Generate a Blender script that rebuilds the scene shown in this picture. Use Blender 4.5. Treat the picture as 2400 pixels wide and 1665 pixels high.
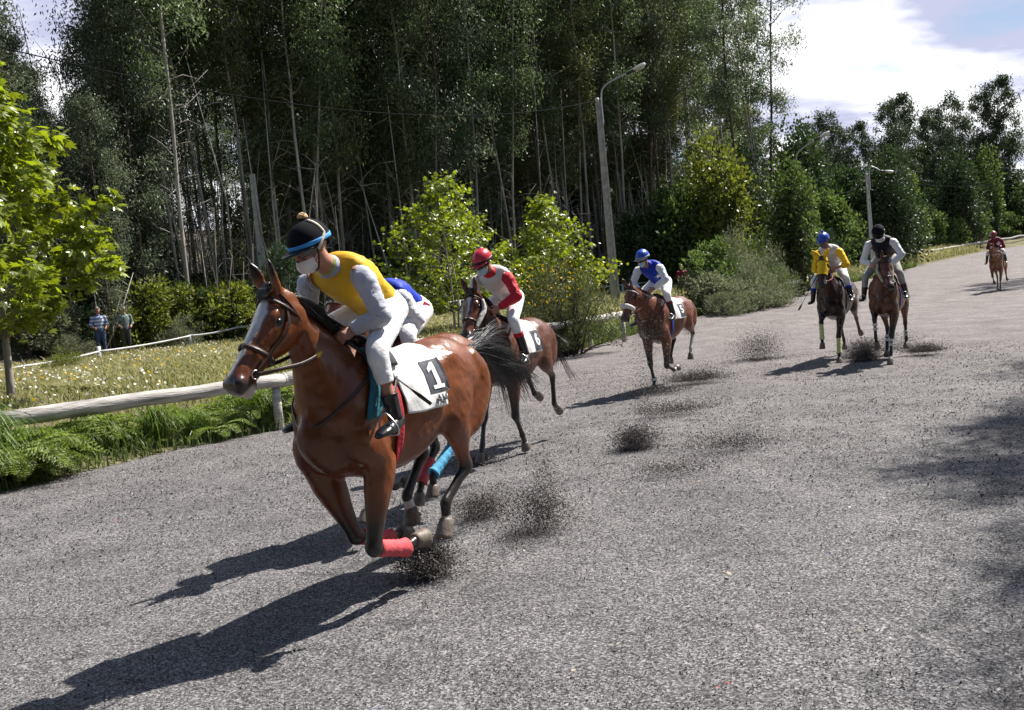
import bpy, bmesh, math, random
import numpy as np
from mathutils import Vector, Matrix
from mathutils.bvhtree import BVHTree
from mathutils import noise as mnoise

for o in list(bpy.data.objects): bpy.data.objects.remove(o, do_unlink=True)
SC = bpy.context.scene
COL = SC.collection
R = math.radians
rng = np.random.default_rng(7)
random.seed(7)

# ------------------------------------------------------------------ camera
cam = bpy.data.cameras.new('camera'); camo = bpy.data.objects.new('camera', cam); COL.objects.link(camo)
cam.sensor_width = 36; cam.lens = 36*0.866
cam.clip_start = .05; cam.clip_end = 2000
PITCH = math.atan(133*math.cos(R(5.5))/(0.866*2400))
camo.matrix_world = Matrix.Translation((0, 0, 1.7)) @ Matrix.Rotation(math.pi/2-PITCH, 4, 'X') @ Matrix.Rotation(-R(5.5), 4, 'Z')
SC.camera = camo

# ------------------------------------------------------------------ sky, sun, exposure
SUN_AZ, SUN_EL = R(33), R(53)          # azimuth from +x towards +y
world = bpy.data.worlds.new('World'); SC.world = world; world.use_nodes = True
nt = world.node_tree; nt.nodes.clear()
wo = nt.nodes.new('ShaderNodeOutputWorld'); bg = nt.nodes.new('ShaderNodeBackground')
sky = nt.nodes.new('ShaderNodeTexSky'); sky.sky_type = 'NISHITA'; sky.sun_disc = False
sky.sun_elevation = SUN_EL; sky.sun_rotation = math.pi/2-SUN_AZ
sky.air_density = 1.0; sky.dust_density = .6; sky.ozone_density = 1.5
tc = nt.nodes.new('ShaderNodeTexCoord')
sep = nt.nodes.new('ShaderNodeSeparateXYZ'); nt.links.new(tc.outputs['Generated'], sep.inputs[0])
zz = nt.nodes.new('ShaderNodeMath'); zz.operation = 'ADD'; zz.inputs[1].default_value = .30; nt.links.new(sep.outputs[2], zz.inputs[0])
dx = nt.nodes.new('ShaderNodeMath'); dx.operation = 'DIVIDE'; nt.links.new(sep.outputs[0], dx.inputs[0]); nt.links.new(zz.outputs[0], dx.inputs[1])
dy = nt.nodes.new('ShaderNodeMath'); dy.operation = 'DIVIDE'; nt.links.new(sep.outputs[1], dy.inputs[0]); nt.links.new(zz.outputs[0], dy.inputs[1])
cmb = nt.nodes.new('ShaderNodeCombineXYZ'); nt.links.new(dx.outputs[0], cmb.inputs[0]); nt.links.new(dy.outputs[0], cmb.inputs[1])
cn = nt.nodes.new('ShaderNodeTexNoise'); cn.inputs['Scale'].default_value = 2.1; cn.inputs['Detail'].default_value = 7; cn.inputs['Roughness'].default_value = .52
mp = nt.nodes.new('ShaderNodeMapping'); mp.inputs['Location'].default_value = (3.1, .6, .0); mp.inputs['Scale'].default_value = (1., 1.6, 1.)
nt.links.new(cmb.outputs[0], mp.inputs[0]); nt.links.new(mp.outputs[0], cn.inputs['Vector'])
cr = nt.nodes.new('ShaderNodeValToRGB'); cr.color_ramp.elements[0].position = .26; cr.color_ramp.elements[1].position = .41
nt.links.new(cn.outputs[0], cr.inputs[0])
cn2 = nt.nodes.new('ShaderNodeTexNoise'); cn2.inputs['Scale'].default_value = 2.6; cn2.inputs['Detail'].default_value = 5
mp2 = nt.nodes.new('ShaderNodeMapping'); mp2.inputs['Location'].default_value = (8.3, 4.2, 1.0); mp2.inputs['Scale'].default_value = (1., 1.9, 1.)
nt.links.new(cmb.outputs[0], mp2.inputs[0]); nt.links.new(mp2.outputs[0], cn2.inputs['Vector'])
cc = nt.nodes.new('ShaderNodeValToRGB')
cc.color_ramp.elements[0].position = .40; cc.color_ramp.elements[0].color = (5.4, 5.7, 7.6, 1)
cc.color_ramp.elements[1].position = .56; cc.color_ramp.elements[1].color = (12.5, 12.5, 12.8, 1)
nt.links.new(cn2.outputs[0], cc.inputs[0])
mix = nt.nodes.new('ShaderNodeMix'); mix.data_type = 'RGBA'
msk = nt.nodes.new('ShaderNodeMapRange'); msk.interpolation_type = 'SMOOTHSTEP'; msk.inputs[1].default_value = -.05; msk.inputs[2].default_value = .45; nt.links.new(sep.outputs[1], msk.inputs[0])
mz = nt.nodes.new('ShaderNodeMapRange'); mz.interpolation_type = 'SMOOTHSTEP'; mz.inputs[1].default_value = .85; mz.inputs[2].default_value = .5; nt.links.new(sep.outputs[2], mz.inputs[0])
mm = nt.nodes.new('ShaderNodeMath'); mm.operation = 'MULTIPLY'; nt.links.new(msk.outputs[0], mm.inputs[0]); nt.links.new(mz.outputs[0], mm.inputs[1])
mm2 = nt.nodes.new('ShaderNodeMath'); mm2.operation = 'MULTIPLY'; nt.links.new(mm.outputs[0], mm2.inputs[0]); nt.links.new(cr.outputs[0], mm2.inputs[1])
nt.links.new(mm2.outputs[0], mix.inputs[0]); nt.links.new(sky.outputs[0], mix.inputs[6]); nt.links.new(cc.outputs[0], mix.inputs[7])
nt.links.new(mix.outputs[2], bg.inputs[0]); bg.inputs[1].default_value = .06
nt.links.new(bg.outputs[0], wo.inputs[0])

sl = bpy.data.lights.new('sun', 'SUN'); sl.energy = 5.0; sl.angle = R(.53); sl.color = (1, .955, .88)
so = bpy.data.objects.new('sun', sl); COL.objects.link(so)
sd = Vector((math.cos(SUN_EL)*math.cos(SUN_AZ), math.cos(SUN_EL)*math.sin(SUN_AZ), math.sin(SUN_EL)))
so.rotation_euler = sd.to_track_quat('Z', 'Y').to_euler()
so.location = (20, 15, 40)
vs = SC.view_settings; vs.view_transform = 'Standard'; vs.look = 'None'; vs.gamma = 1; vs.exposure = .92; vs.use_curve_mapping = False
SC.render.engine = 'CYCLES'
SC.cycles.max_bounces = 6; SC.cycles.transparent_max_bounces = 6

# ------------------------------------------------------------------ helpers
def tag(o, label=None, cat=None, group=None, kind=None):
    if label: o['label'] = label
    if cat: o['category'] = cat
    if group: o['group'] = group
    if kind: o['kind'] = kind
    return o

def empty(name, loc=(0, 0, 0), rz=0, scale=1, parent=None):
    o = bpy.data.objects.new(name, None); COL.objects.link(o)
    o.location = loc; o.rotation_euler = (0, 0, rz); o.scale = (scale,)*3; o.empty_display_size = .2
    if parent: o.parent = parent
    return o

def link(name, me, mat=None, parent=None, loc=None):
    o = bpy.data.objects.new(name, me); COL.objects.link(o)
    if mat is not None:
        for m in (mat if isinstance(mat, (list, tuple)) else [mat]): me.materials.append(m)
    if parent: o.parent = parent
    if loc is not None: o.location = loc
    return o

def npmesh(name, V, F, smooth=True, colors=None, fcol=None):
    """V (n,3), F (m,k) array or list of arrays (tris / quads)."""
    Fs = F if isinstance(F, list) else [F]
    Fs = [np.asarray(f, np.int32) for f in Fs if len(f)]
    me = bpy.data.meshes.new(name)
    V = np.asarray(V, np.float32)
    loops = np.concatenate([f.ravel() for f in Fs]); tot = np.concatenate([np.full(len(f), f.shape[1], np.int32) for f in Fs])
    me.vertices.add(len(V)); me.vertices.foreach_set('co', V.ravel())
    me.loops.add(len(loops)); me.loops.foreach_set('vertex_index', loops)
    me.polygons.add(len(tot)); me.polygons.foreach_set('loop_start', np.concatenate([[0], np.cumsum(tot)[:-1]]).astype(np.int32))
    me.polygons.foreach_set('loop_total', tot)
    me.polygons.foreach_set('use_smooth', np.full(len(tot), smooth, bool))
    me.update(calc_edges=True); me.validate()
    if colors is not None: setcol(me, colors)
    return me

def setcol(me, c):
    c = np.asarray(c, np.float32)
    if c.shape[1] == 3: c = np.hstack([c, np.ones((len(c), 1), np.float32)])
    a = me.color_attributes.new('Col', 'FLOAT_COLOR', 'POINT'); a.data.foreach_set('color', c.ravel())

class MB:
    """collects shapes, then builds ONE mesh object"""
    def __init__(s): s.V = []; s.T = []; s.Q = []; s.C = []; s.n = 0
    def add(s, V, T=None, Q=None, col=None):
        V = np.asarray(V, float)
        if T is not None and len(T): s.T.append(np.asarray(T, int)+s.n)
        if Q is not None and len(Q): s.Q.append(np.asarray(Q, int)+s.n)
        s.V.append(V); s.C.append(np.tile(np.asarray(col if col is not None else (1, 1, 1), float)[:3], (len(V), 1))); s.n += len(V); return s
    def rings(s, Rg, cap=True, col=None, closed=True):
        Rg = np.asarray(Rg, float); n, m = Rg.shape[:2]; V = Rg.reshape(-1, 3)
        i = np.arange(n-1)[:, None]*m; j = np.arange(m if closed else m-1)[None, :]; j2 = (j+1) % m
        Q = np.stack([i+j, i+j2, i+m+j2, i+m+j], -1).reshape(-1, 4); T = []
        if cap:
            V = np.vstack([V, Rg[0].mean(0), Rg[-1].mean(0)]); a = n*m
            for k in range(m):
                T.append((a, (k+1) % m, k)); T.append((a+1, (n-1)*m+k, (n-1)*m+(k+1) % m))
        return s.add(V, T, Q, col)
    def tube(s, P, r, n=10, up=(0, 1, 0), col=None, cap=True): return s.rings(tube_rings(P, r, n, up), cap, col)
    def ell(s, c, r, M=None, nu=16, nv=10, col=None):
        u = np.linspace(0, 2*math.pi, nu, endpoint=False); v = np.linspace(.12, math.pi-.12, nv)
        D = np.stack([np.sin(v)[:, None]*np.cos(u), np.sin(v)[:, None]*np.sin(u), np.repeat(np.cos(v)[:, None], nu, 1)], -1)*np.asarray(r)
        if M is not None: D = D @ np.asarray(M).T
        return s.rings(D+np.asarray(c), True, col)
    def box(s, c, d, M=None, col=None, bev=0):
        d = np.asarray(d, float)/2
        V = np.array([(x, y, z) for x in (-1, 1) for y in (-1, 1) for z in (-1, 1)])*d
        if M is not None: V = V @ np.asarray(M).T
        return s.add(V+np.asarray(c), None, [(0, 1, 3, 2), (4, 6, 7, 5), (0, 4, 5, 1), (2, 3, 7, 6), (0, 2, 6, 4), (1, 5, 7, 3)], col)
    def arrays(s):
        return np.vstack(s.V), [np.vstack(x) for x in (s.T, s.Q) if x], np.vstack(s.C)
    def build(s, name, mat, parent=None, smooth=True, loc=None, colors=False):
        V, F, C = s.arrays()
        return link(name, npmesh(name, V, F, smooth, C if colors else None), mat, parent, loc)

def spline(P, n):
    P = np.asarray(P, float); k = len(P)
    if P.ndim == 1: P = P[:, None]
    Q = np.vstack([2*P[0]-P[1], P, 2*P[-1]-P[-2]])
    t = np.linspace(0, k-1-1e-9, n); i = t.astype(int); f = (t-i)[:, None]
    a, b, c, d = Q[i], Q[i+1], Q[i+2], Q[i+3]
    return .5*(2*b+(c-a)*f+(2*a-5*b+4*c-d)*f*f+(3*b-a-3*c+d)*f**3)

def nrm(v):
    v = np.asarray(v, float); return v/(np.linalg.norm(v, axis=-1, keepdims=True)+1e-12)

def tube_rings(P, r, n=10, up=(0, 1, 0)):
    P = np.asarray(P, float); k = len(P); r = np.asarray(r, float)
    if r.ndim == 0: r = np.full(k, float(r))
    if r.ndim == 1: r = np.stack([r, r], 1)
    T = np.gradient(P, axis=0); T = nrm(T)
    up = np.broadcast_to(np.asarray(up, float), (k, 3))
    S = up-(up*T).sum(1)[:, None]*T
    bad = np.linalg.norm(S, axis=1) < .05
    if bad.any():
        alt = np.array([1, .03, .2]); S[bad] = alt-(T[bad]@alt)[:, None]*T[bad]
    S = nrm(S); O = np.cross(T, S)
    a = np.linspace(0, 2*math.pi, n, endpoint=False)
    return P[:, None]+S[:, None]*(np.cos(a)[None, :, None]*r[:, 0][:, None, None])+O[:, None]*(np.sin(a)[None, :, None]*r[:, 1][:, None, None])

def remesh(mb, voxel, smooth=6, factor=.5):
    """union of the collected closed shapes as one continuous surface"""
    V, F, C = mb.arrays(); me = npmesh('tmp', V, F)
    o = bpy.data.objects.new('tmp', me); COL.objects.link(o)
    m = o.modifiers.new('r', 'REMESH'); m.mode = 'VOXEL'; m.voxel_size = voxel; m.adaptivity = 0
    if smooth:
        m = o.modifiers.new('s', 'SMOOTH'); m.factor = factor; m.iterations = smooth
    dg = bpy.context.evaluated_depsgraph_get(); dg.update()
    me2 = bpy.data.meshes.new_from_object(o.evaluated_get(dg))
    V = np.empty(len(me2.vertices)*3); me2.vertices.foreach_get('co', V)
    bpy.data.objects.remove(o); bpy.data.meshes.remove(me)
    me2.polygons.foreach_set('use_smooth', np.ones(len(me2.polygons), bool)); me2.materials.clear()
    return me2, V.reshape(-1, 3)

def sstep(a, b, x): t = np.clip((x-a)/(b-a), 0, 1); return t*t*(3-2*t)

def vnoise(P, s, seed=0):
    return np.array([mnoise.noise(Vector(p)*s+Vector((seed*7.3, seed*3.1, seed))) for p in P])

# ------------------------------------------------------------------ materials
def material(name, color=(.5, .5, .5), rough=.6, attr=False, noise=None, bump=None, spec=.5, sheen=0, coat=0, metal=0, trans=0, island=0, objrand=0, sub=0, roughvar=None):
    m = bpy.data.materials.new(name); m.use_nodes = True; t = m.node_tree; n = t.nodes; L = t.links
    b = n['Principled BSDF']; b.inputs['Roughness'].default_value = rough; b.inputs['Specular IOR Level'].default_value = spec
    b.inputs['Metallic'].default_value = metal; b.inputs['Coat Weight'].default_value = coat; b.inputs['Coat Roughness'].default_value = .25
    b.inputs['Sheen Weight'].default_value = sheen
    if sub:
        b.inputs['Subsurface Weight'].default_value = sub; b.inputs['Subsurface Radius'].default_value = (.02, .008, .004); b.inputs['Subsurface Scale'].default_value = .5
    if attr:
        a = n.new('ShaderNodeAttribute'); a.attribute_name = 'Col'; c = a.outputs['Color']
    else:
        a = n.new('ShaderNodeRGB'); a.outputs[0].default_value = (*color, 1); c = a.outputs[0]
    tcn = n.new('ShaderNodeTexCoord')
    def mul(c, fac_socket, lo, hi):
        mr = n.new('ShaderNodeMapRange'); mr.inputs[3].default_value = lo; mr.inputs[4].default_value = hi; L.new(fac_socket, mr.inputs[0])
        hs = n.new('ShaderNodeHueSaturation'); L.new(c, hs.inputs['Color']); L.new(mr.outputs[0], hs.inputs['Value']); return hs.outputs[0]
    if noise:      # (scale, lo, hi[, stretch])
        nz = n.new('ShaderNodeTexNoise'); nz.inputs['Scale'].default_value = noise[0]; nz.inputs['Detail'].default_value = 5
        if len(noise) > 3:
            mpn = n.new('ShaderNodeMapping'); mpn.inputs['Scale'].default_value = noise[3]; L.new(tcn.outputs['Object'], mpn.inputs[0]); L.new(mpn.outputs[0], nz.inputs['Vector'])
        else: L.new(tcn.outputs['Object'], nz.inputs['Vector'])
        mr0 = n.new('ShaderNodeMapRange'); mr0.inputs[1].default_value = .3; mr0.inputs[2].default_value = .7; L.new(nz.outputs[0], mr0.inputs[0])
        c = mul(c, mr0.outputs[0], noise[1], noise[2])
    if island:
        g = n.new('ShaderNodeNewGeometry'); c = mul(c, g.outputs['Random Per Island'], 1-island, 1+island)
    if objrand:
        oi = n.new('ShaderNodeObjectInfo'); c = mul(c, oi.outputs['Random'], 1-objrand, 1+objrand)
    L.new(c, b.inputs['Base Color'])
    if roughvar:
        nr = n.new('ShaderNodeTexNoise'); nr.inputs['Scale'].default_value = roughvar[0]; nr.inputs['Detail'].default_value = 6; L.new(tcn.outputs['Object'], nr.inputs['Vector'])
        mrr = n.new('ShaderNodeMapRange'); mrr.inputs[1].default_value = .35; mrr.inputs[2].default_value = .65; mrr.inputs[3].default_value = roughvar[1]; mrr.inputs[4].default_value = roughvar[2]; L.new(nr.outputs[0], mrr.inputs[0]); L.new(mrr.outputs[0], b.inputs['Roughness'])
    if bump:       # (scale, strength, distance[, stretch])
        nb = n.new('ShaderNodeTexNoise'); nb.inputs['Scale'].default_value = bump[0]; nb.inputs['Detail'].default_value = 4
        if len(bump) > 3:
            mpb = n.new('ShaderNodeMapping'); mpb.inputs['Scale'].default_value = bump[3]; L.new(tcn.outputs['Object'], mpb.inputs[0]); L.new(mpb.outputs[0], nb.inputs['Vector'])
        else: L.new(tcn.outputs['Object'], nb.inputs['Vector'])
        bp = n.new('ShaderNodeBump'); bp.inputs['Strength'].default_value = bump[1]; bp.inputs['Distance'].default_value = bump[2]
        L.new(nb.outputs[0], bp.inputs['Height']); L.new(bp.outputs[0], b.inputs['Normal'])
    if trans:      # thin leaf: light passes through
        tr = n.new('ShaderNodeBsdfTranslucent'); hs = n.new('ShaderNodeHueSaturation'); hs.inputs['Saturation'].default_value = 1.15; hs.inputs['Value'].default_value = 1.5
        L.new(c, hs.inputs['Color']); L.new(hs.outputs[0], tr.inputs[0])
        mx = n.new('ShaderNodeMixShader'); mx.inputs[0].default_value = trans
        L.new(b.outputs[0], mx.inputs[1]); L.new(tr.outputs[0], mx.inputs[2]); L.new(mx.outputs[0], n['Material Output'].inputs[0])
    return m
# ------------------------------------------------------------------ terrain
EDGE = np.array([(-30, -22), (-14.5, -.5), (-9.6, 6), (-7.2, 9.2), (-6.0, 10.9), (-5.1, 12.4), (-3.6, 14.0), (-1.6, 17.8), (.9, 23.0), (3.6, 28.6), (7.6, 36.6), (11.2, 42.8), (16.4, 49.5), (23, 57), (33.7, 71.5), (44, 82.5), (52, 89), (75, 100), (140, 115)], float)
def edge_dist(x, y):
    """signed distance to the left edge of the track, positive on the meadow side"""
    x = np.atleast_1d(np.asarray(x, float)); y = np.atleast_1d(np.asarray(y, float)); best = np.full(x.shape, 1e9); sg = np.ones(x.shape)
    for a, b in zip(EDGE[:-1], EDGE[1:]):
        d = b-a; t = np.clip(((x-a[0])*d[0]+(y-a[1])*d[1])/(d@d), 0, 1); px, py = x-a[0]-t*d[0], y-a[1]-t*d[1]
        q = np.hypot(px, py); s = np.sign(d[0]*py-d[1]*px); u = q < best; best = np.where(u, q, best); sg = np.where(u, s, sg)
    return best*sg
def track_z(y): y = np.asarray(y, float); q = np.clip(y-12, 0, 78); return .00035*q*q+np.clip(y-90, 0, 40)*.05
def height(x, y):
    d = edge_dist(x, y); p = np.maximum(d, 0)
    return track_z(np.atleast_1d(y))+.75*(1-np.exp(-p/3))+.15*np.clip(p-16.5, 0, 18)+.24*np.clip(p-34.5, 0, 24)+.03*np.clip(p-58, 0, 200)-.12*(d < -.0)*(d > -14)*np.clip(-d, 0, 1)+.25*sstep(-14.2, -17, d)
def hz(x, y): return float(height(x, y)[0])

def grid(x0, x1, nx, y0, y1, ny, px=1, py=1):
    u = np.linspace(0, 1, nx)**px*(x1-x0)+x0; v = np.linspace(0, 1, ny)**py*(y1-y0)+y0
    X, Y = np.meshgrid(u, v); i = np.arange(ny-1)[:, None]*nx; j = np.arange(nx-1)[None]
    return X.ravel(), Y.ravel(), np.stack([i+j, i+j+1, i+nx+j+1, i+nx+j], -1).reshape(-1, 4)

# meadow and forest floor: one sheet out to the horizon
gm = bpy.data.materials.new('ground'); gm.use_nodes = True; t = gm.node_tree; n = t.nodes; L = t.links; b = n['Principled BSDF']; b.inputs['Roughness'].default_value = .95
tcn = n.new('ShaderNodeTexCoord')
n1 = n.new('ShaderNodeTexNoise'); n1.inputs['Scale'].default_value = .35; n1.inputs['Detail'].default_value = 6; L.new(tcn.outputs['Object'], n1.inputs['Vector'])
n2 = n.new('ShaderNodeTexNoise'); n2.inputs['Scale'].default_value = 14; n2.inputs['Detail'].default_value = 5; L.new(tcn.outputs['Object'], n2.inputs['Vector'])
r1 = n.new('ShaderNodeValToRGB'); r1.color_ramp.elements[0].color = (.085, .080, .036, 1); r1.color_ramp.elements[0].position = .35; r1.color_ramp.elements[1].color = (.18, .155, .075, 1); r1.color_ramp.elements[1].position = .65; L.new(n1.outputs[0], r1.inputs[0])
at_ = n.new('ShaderNodeAttribute'); at_.attribute_name = 'Col'
mx = n.new('ShaderNodeMix'); mx.data_type = 'RGBA'; L.new(at_.outputs['Fac'], mx.inputs[0]); L.new(r1.outputs[0], mx.inputs[6]); mx.inputs[7].default_value = (.15, .118, .08, 1)
mr = n.new('ShaderNodeMapRange'); mr.inputs[1].default_value = .3; mr.inputs[2].default_value = .7; mr.inputs[3].default_value = .55; mr.inputs[4].default_value = 1.35; L.new(n2.outputs[0], mr.inputs[0])
hs = n.new('ShaderNodeHueSaturation'); L.new(mx.outputs[2], hs.inputs['Color']); L.new(mr.outputs[0], hs.inputs['Value']); L.new(hs.outputs[0], b.inputs['Base Color'])
bp = n.new('ShaderNodeBump'); bp.inputs['Strength'].default_value = .8; bp.inputs['Distance'].default_value = .08; L.new(n2.outputs[0], bp.inputs['Height']); L.new(bp.outputs[0], b.inputs['Normal'])
X, Y, Q = grid(-260, 330, 237, -60, 420, 241)
X1, Y1, Q1 = X, Y, Q
Z = height(X, Y)-.02-.45*(edge_dist(X, Y) < -.9)*(edge_dist(X, Y) > -13.4); dd = edge_dist(X, Y); ff = sstep(13.5, 18, dd)
me = npmesh('ground', np.stack([X, Y, Z], 1), Q, True, np.stack([ff]*3, 1)); tag(link('ground', me, gm), kind='structure')

# finer meadow sheet between track and forest (follows the track edge)
def along(s):   # point + normal on the edge polyline by arc length
    seg = np.linalg.norm(np.diff(EDGE, axis=0), axis=1); cs = np.concatenate([[0], np.cumsum(seg)])
    P = np.stack([np.interp(s, cs, EDGE[:, k]) for k in (0, 1)], 1); P2 = np.stack([np.interp(s+.8, cs, EDGE[:, k]) for k in (0, 1)], 1); P1 = np.stack([np.interp(s-.8, cs, EDGE[:, k]) for k in (0, 1)], 1)
    T = nrm(P2-P1); return P, np.stack([-T[:, 1], T[:, 0]], 1), cs[-1]
EL = along(np.array([0.]))[2]
ss = np.linspace(8, EL-2, 420); P, Nn, _ = along(ss); dv = np.concatenate([[-.5, -.12, .0, .15], np.linspace(.4, 19, 34)])
wob = .22*np.array([mnoise.noise(Vector((q*.55, 0, 3))) for q in ss])+.12*np.array([mnoise.noise(Vector((q*2.1, 5, 3))) for q in ss])
G_ = P[:, None]+Nn[:, None]*(dv[None, :, None]+wob[:, None, None]*np.exp(-np.abs(dv)/2)[None, :, None]); xx, yy = G_[..., 0].ravel(), G_[..., 1].ravel()
zz_ = height(xx, yy)+.035+.05*np.array([mnoise.noise(Vector((a*.7, b*.7, 0))) for a, b in zip(xx, yy)])*sstep(0, 1, edge_dist(xx, yy)); zz_ = zz_-.10*np.tile(sstep(.1, -.3, dv), len(ss))
k = len(dv); i = np.arange(len(ss)-1)[:, None]*k; j = np.arange(k-1)[None]; Q = np.stack([i+j, i+k+j, i+k+j+1, i+j+1], -1).reshape(-1, 4)
me = npmesh('meadow', np.stack([xx, yy, zz_], 1), Q, True, np.stack([sstep(15, 19, np.tile(dv, len(ss)))]*3, 1)); tag(link('meadow', me, gm), kind='structure')

# gravel track
tm = bpy.data.materials.new('gravel'); tm.use_nodes = True; t = tm.node_tree; n = t.nodes; L = t.links; b = n['Principled BSDF']; b.inputs['Roughness'].default_value = .85; b.inputs['Specular IOR Level'].default_value = .25
tcn = n.new('ShaderNodeTexCoord')
vo = n.new('ShaderNodeTexVoronoi'); vo.inputs['Scale'].default_value = 104; L.new(tcn.outputs['Object'], vo.inputs['Vector'])
sx_ = n.new('ShaderNodeSeparateColor'); L.new(vo.outputs['Color'], sx_.inputs[0])
rg_ = n.new('ShaderNodeValToRGB'); e = rg_.color_ramp.elements; e[0].position = 0; e[0].color = (.05, .048, .049, 1); e[1].position = 1; e[1].color = (.54, .52, .515, 1)
for p_, c_ in ((.25, (.11, .106, .106, 1)), (.62, (.24, .23, .23, 1)), (.86, (.38, .365, .36, 1))): q = e.new(p_); q.color = c_
L.new(sx_.outputs[0], rg_.inputs[0])
nl = n.new('ShaderNodeTexNoise'); nl.inputs['Scale'].default_value = 1.1; nl.inputs['Detail'].default_value = 6; L.new(tcn.outputs['Object'], nl.inputs['Vector'])
ml_ = n.new('ShaderNodeMapRange'); ml_.inputs[1].default_value = .32; ml_.inputs[2].default_value = .68; ml_.inputs[3].default_value = .80; ml_.inputs[4].default_value = 1.16; L.new(nl.outputs[0], ml_.inputs[0])
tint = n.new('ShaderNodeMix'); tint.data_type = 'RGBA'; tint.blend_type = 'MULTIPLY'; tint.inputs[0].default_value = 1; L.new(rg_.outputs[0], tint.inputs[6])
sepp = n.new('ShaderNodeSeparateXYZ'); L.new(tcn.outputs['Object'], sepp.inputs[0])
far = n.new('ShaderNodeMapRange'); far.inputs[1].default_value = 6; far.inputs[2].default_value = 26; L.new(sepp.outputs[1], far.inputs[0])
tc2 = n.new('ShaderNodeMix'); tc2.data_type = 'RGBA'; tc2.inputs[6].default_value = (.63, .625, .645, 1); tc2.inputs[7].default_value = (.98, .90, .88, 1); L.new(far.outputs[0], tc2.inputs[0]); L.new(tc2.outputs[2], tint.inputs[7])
# shading of hoof dents painted as darker gravel: small scuffs drawn out along the running line
mps = n.new('ShaderNodeMapping'); mps.inputs['Rotation'].default_value = (0, 0, R(-58)); mps.inputs['Scale'].default_value = (1.7, 4.6, 1); L.new(tcn.outputs['Object'], mps.inputs[0])
nsc = n.new('ShaderNodeTexNoise'); nsc.inputs['Scale'].default_value = 1.15; nsc.inputs['Detail'].default_value = 5; nsc.inputs['Roughness'].default_value = .62; L.new(mps.outputs[0], nsc.inputs['Vector'])
msc = n.new('ShaderNodeMapRange'); msc.inputs[1].default_value = .58; msc.inputs[2].default_value = .70; msc.inputs[3].default_value = 1; msc.inputs[4].default_value = .50; L.new(nsc.outputs[0], msc.inputs[0])
mvs = n.new('ShaderNodeMath'); mvs.operation = 'MULTIPLY'; L.new(ml_.outputs[0], mvs.inputs[0]); L.new(msc.outputs[0], mvs.inputs[1])
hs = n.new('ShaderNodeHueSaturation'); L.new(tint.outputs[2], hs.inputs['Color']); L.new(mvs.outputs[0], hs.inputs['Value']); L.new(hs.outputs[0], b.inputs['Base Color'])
nb = n.new('ShaderNodeTexNoise'); nb.inputs['Scale'].default_value = 9; nb.inputs['Detail'].default_value = 6; nb.inputs['Roughness'].default_value = .65; L.new(tcn.outputs['Object'], nb.inputs['Vector'])
b1 = n.new('ShaderNodeBump'); b1.inputs['Strength'].default_value = .55; b1.inputs['Distance'].default_value = .06; L.new(nb.outputs[0], b1.inputs['Height'])
b2 = n.new('ShaderNodeBump'); b2.inputs['Strength'].default_value = .9; b2.inputs['Distance'].default_value = .012; L.new(sx_.outputs[1], b2.inputs['Height']); L.new(b1.outputs[0], b2.inputs['Normal']); L.new(b2.outputs[0], b.inputs['Normal'])
ss = np.linspace(4, EL-1, 460); P, Nn, _ = along(ss); dv = np.concatenate([[.5, .2, 0], -np.linspace(.25, 11, 44), [-12.5, -14.5]])
Nk = nrm(np.array([np.convolve(np.pad(Nn[:, c], 20, mode='edge'), np.ones(41)/41, 'valid') for c in (0, 1)]).T)
HP = [(rng.uniform(-3, 14), rng.uniform(2.5, 30)) for _ in range(10)]
def relief(x, y):
    return np.array([.022*mnoise.noise(Vector((a*2.3, b*2.3, 1)))+.016*mnoise.noise(Vector((a*6, b*6, 4))) for a, b in zip(x, y)])
X, Y, Q = grid(-16, 60, 150, -4, 110, 300, 1, 1.25)
def build_track():
    G_ = P[:, None]+(Nk[:, None]*dv[None, :, None]); xx, yy = G_[..., 0].ravel(), G_[..., 1].ravel()
    z = track_z(yy)+relief(xx, yy)*(np.hypot(xx, yy) < 45)+.004
    k = len(dv); i = np.arange(len(ss)-1)[:, None]*k; j = np.arange(k-1)[None]; Q = np.stack([i+j+1, i+k+j+1, i+k+j, i+j], -1).reshape(-1, 4)
    return npmesh('race_track', np.stack([xx, yy, z], 1), Q)
tag(link('race_track', build_track(), tm), kind='structure')

# loose gravel flakes near the camera, one object
gr = material('gravel_flakes', rough=.8, attr=True, spec=.3)
def flakes(name, P, size, cols, mat, flat=.5, kind='stuff'):
    m = len(P); a = rng.uniform(0, 2*math.pi, m); ax = np.stack([np.cos(a), np.sin(a), rng.normal(0, flat, m)], 1); ay = np.stack([-np.sin(a), np.cos(a), rng.normal(0, flat, m)], 1)
    s = size[:, None]; k = rng.uniform(.35, .9, (m, 1))
    V = np.stack([P-ax*s, P+ay*s*k, P+ax*s, P-ay*s*k], 1).reshape(-1, 3); F = np.arange(4*m).reshape(-1, 4)
    o = link(name, npmesh(name, V, F, False, np.repeat(cols, 4, 0)), mat); return tag(o, kind=kind) if kind else o
N = 210000; r = 2.0+rng.random(N)**1.35*17; th = rng.uniform(R(52), R(131), N); px, py = r*np.cos(th), r*np.sin(th)
ok = edge_dist(px, py) < -.05; px, py = px[ok], py[ok]; r = r[ok]
g_ = rng.choice([.05, .10, .17, .26, .36, .48], len(px), p=[.15, .22, .23, .21, .14, .05]); g_ = g_*.66; cols = np.stack([g_*1.02, g_*.99, g_*.985], 1)
sp_ = rng.random(len(px)); cols[sp_ < .003] = (.34, .06, .05); cols[(sp_ > .003) & (sp_ < .004)] = (.05, .10, .35); cols[(sp_ > .993)] = (.55, .48, .40)
zt = track_z(py)+np.array([.022*mnoise.noise(Vector((a*2.3, b*2.3, 1)))+.016*mnoise.noise(Vector((a*6, b*6, 4))) for a, b in zip(px, py)])+.009
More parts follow.
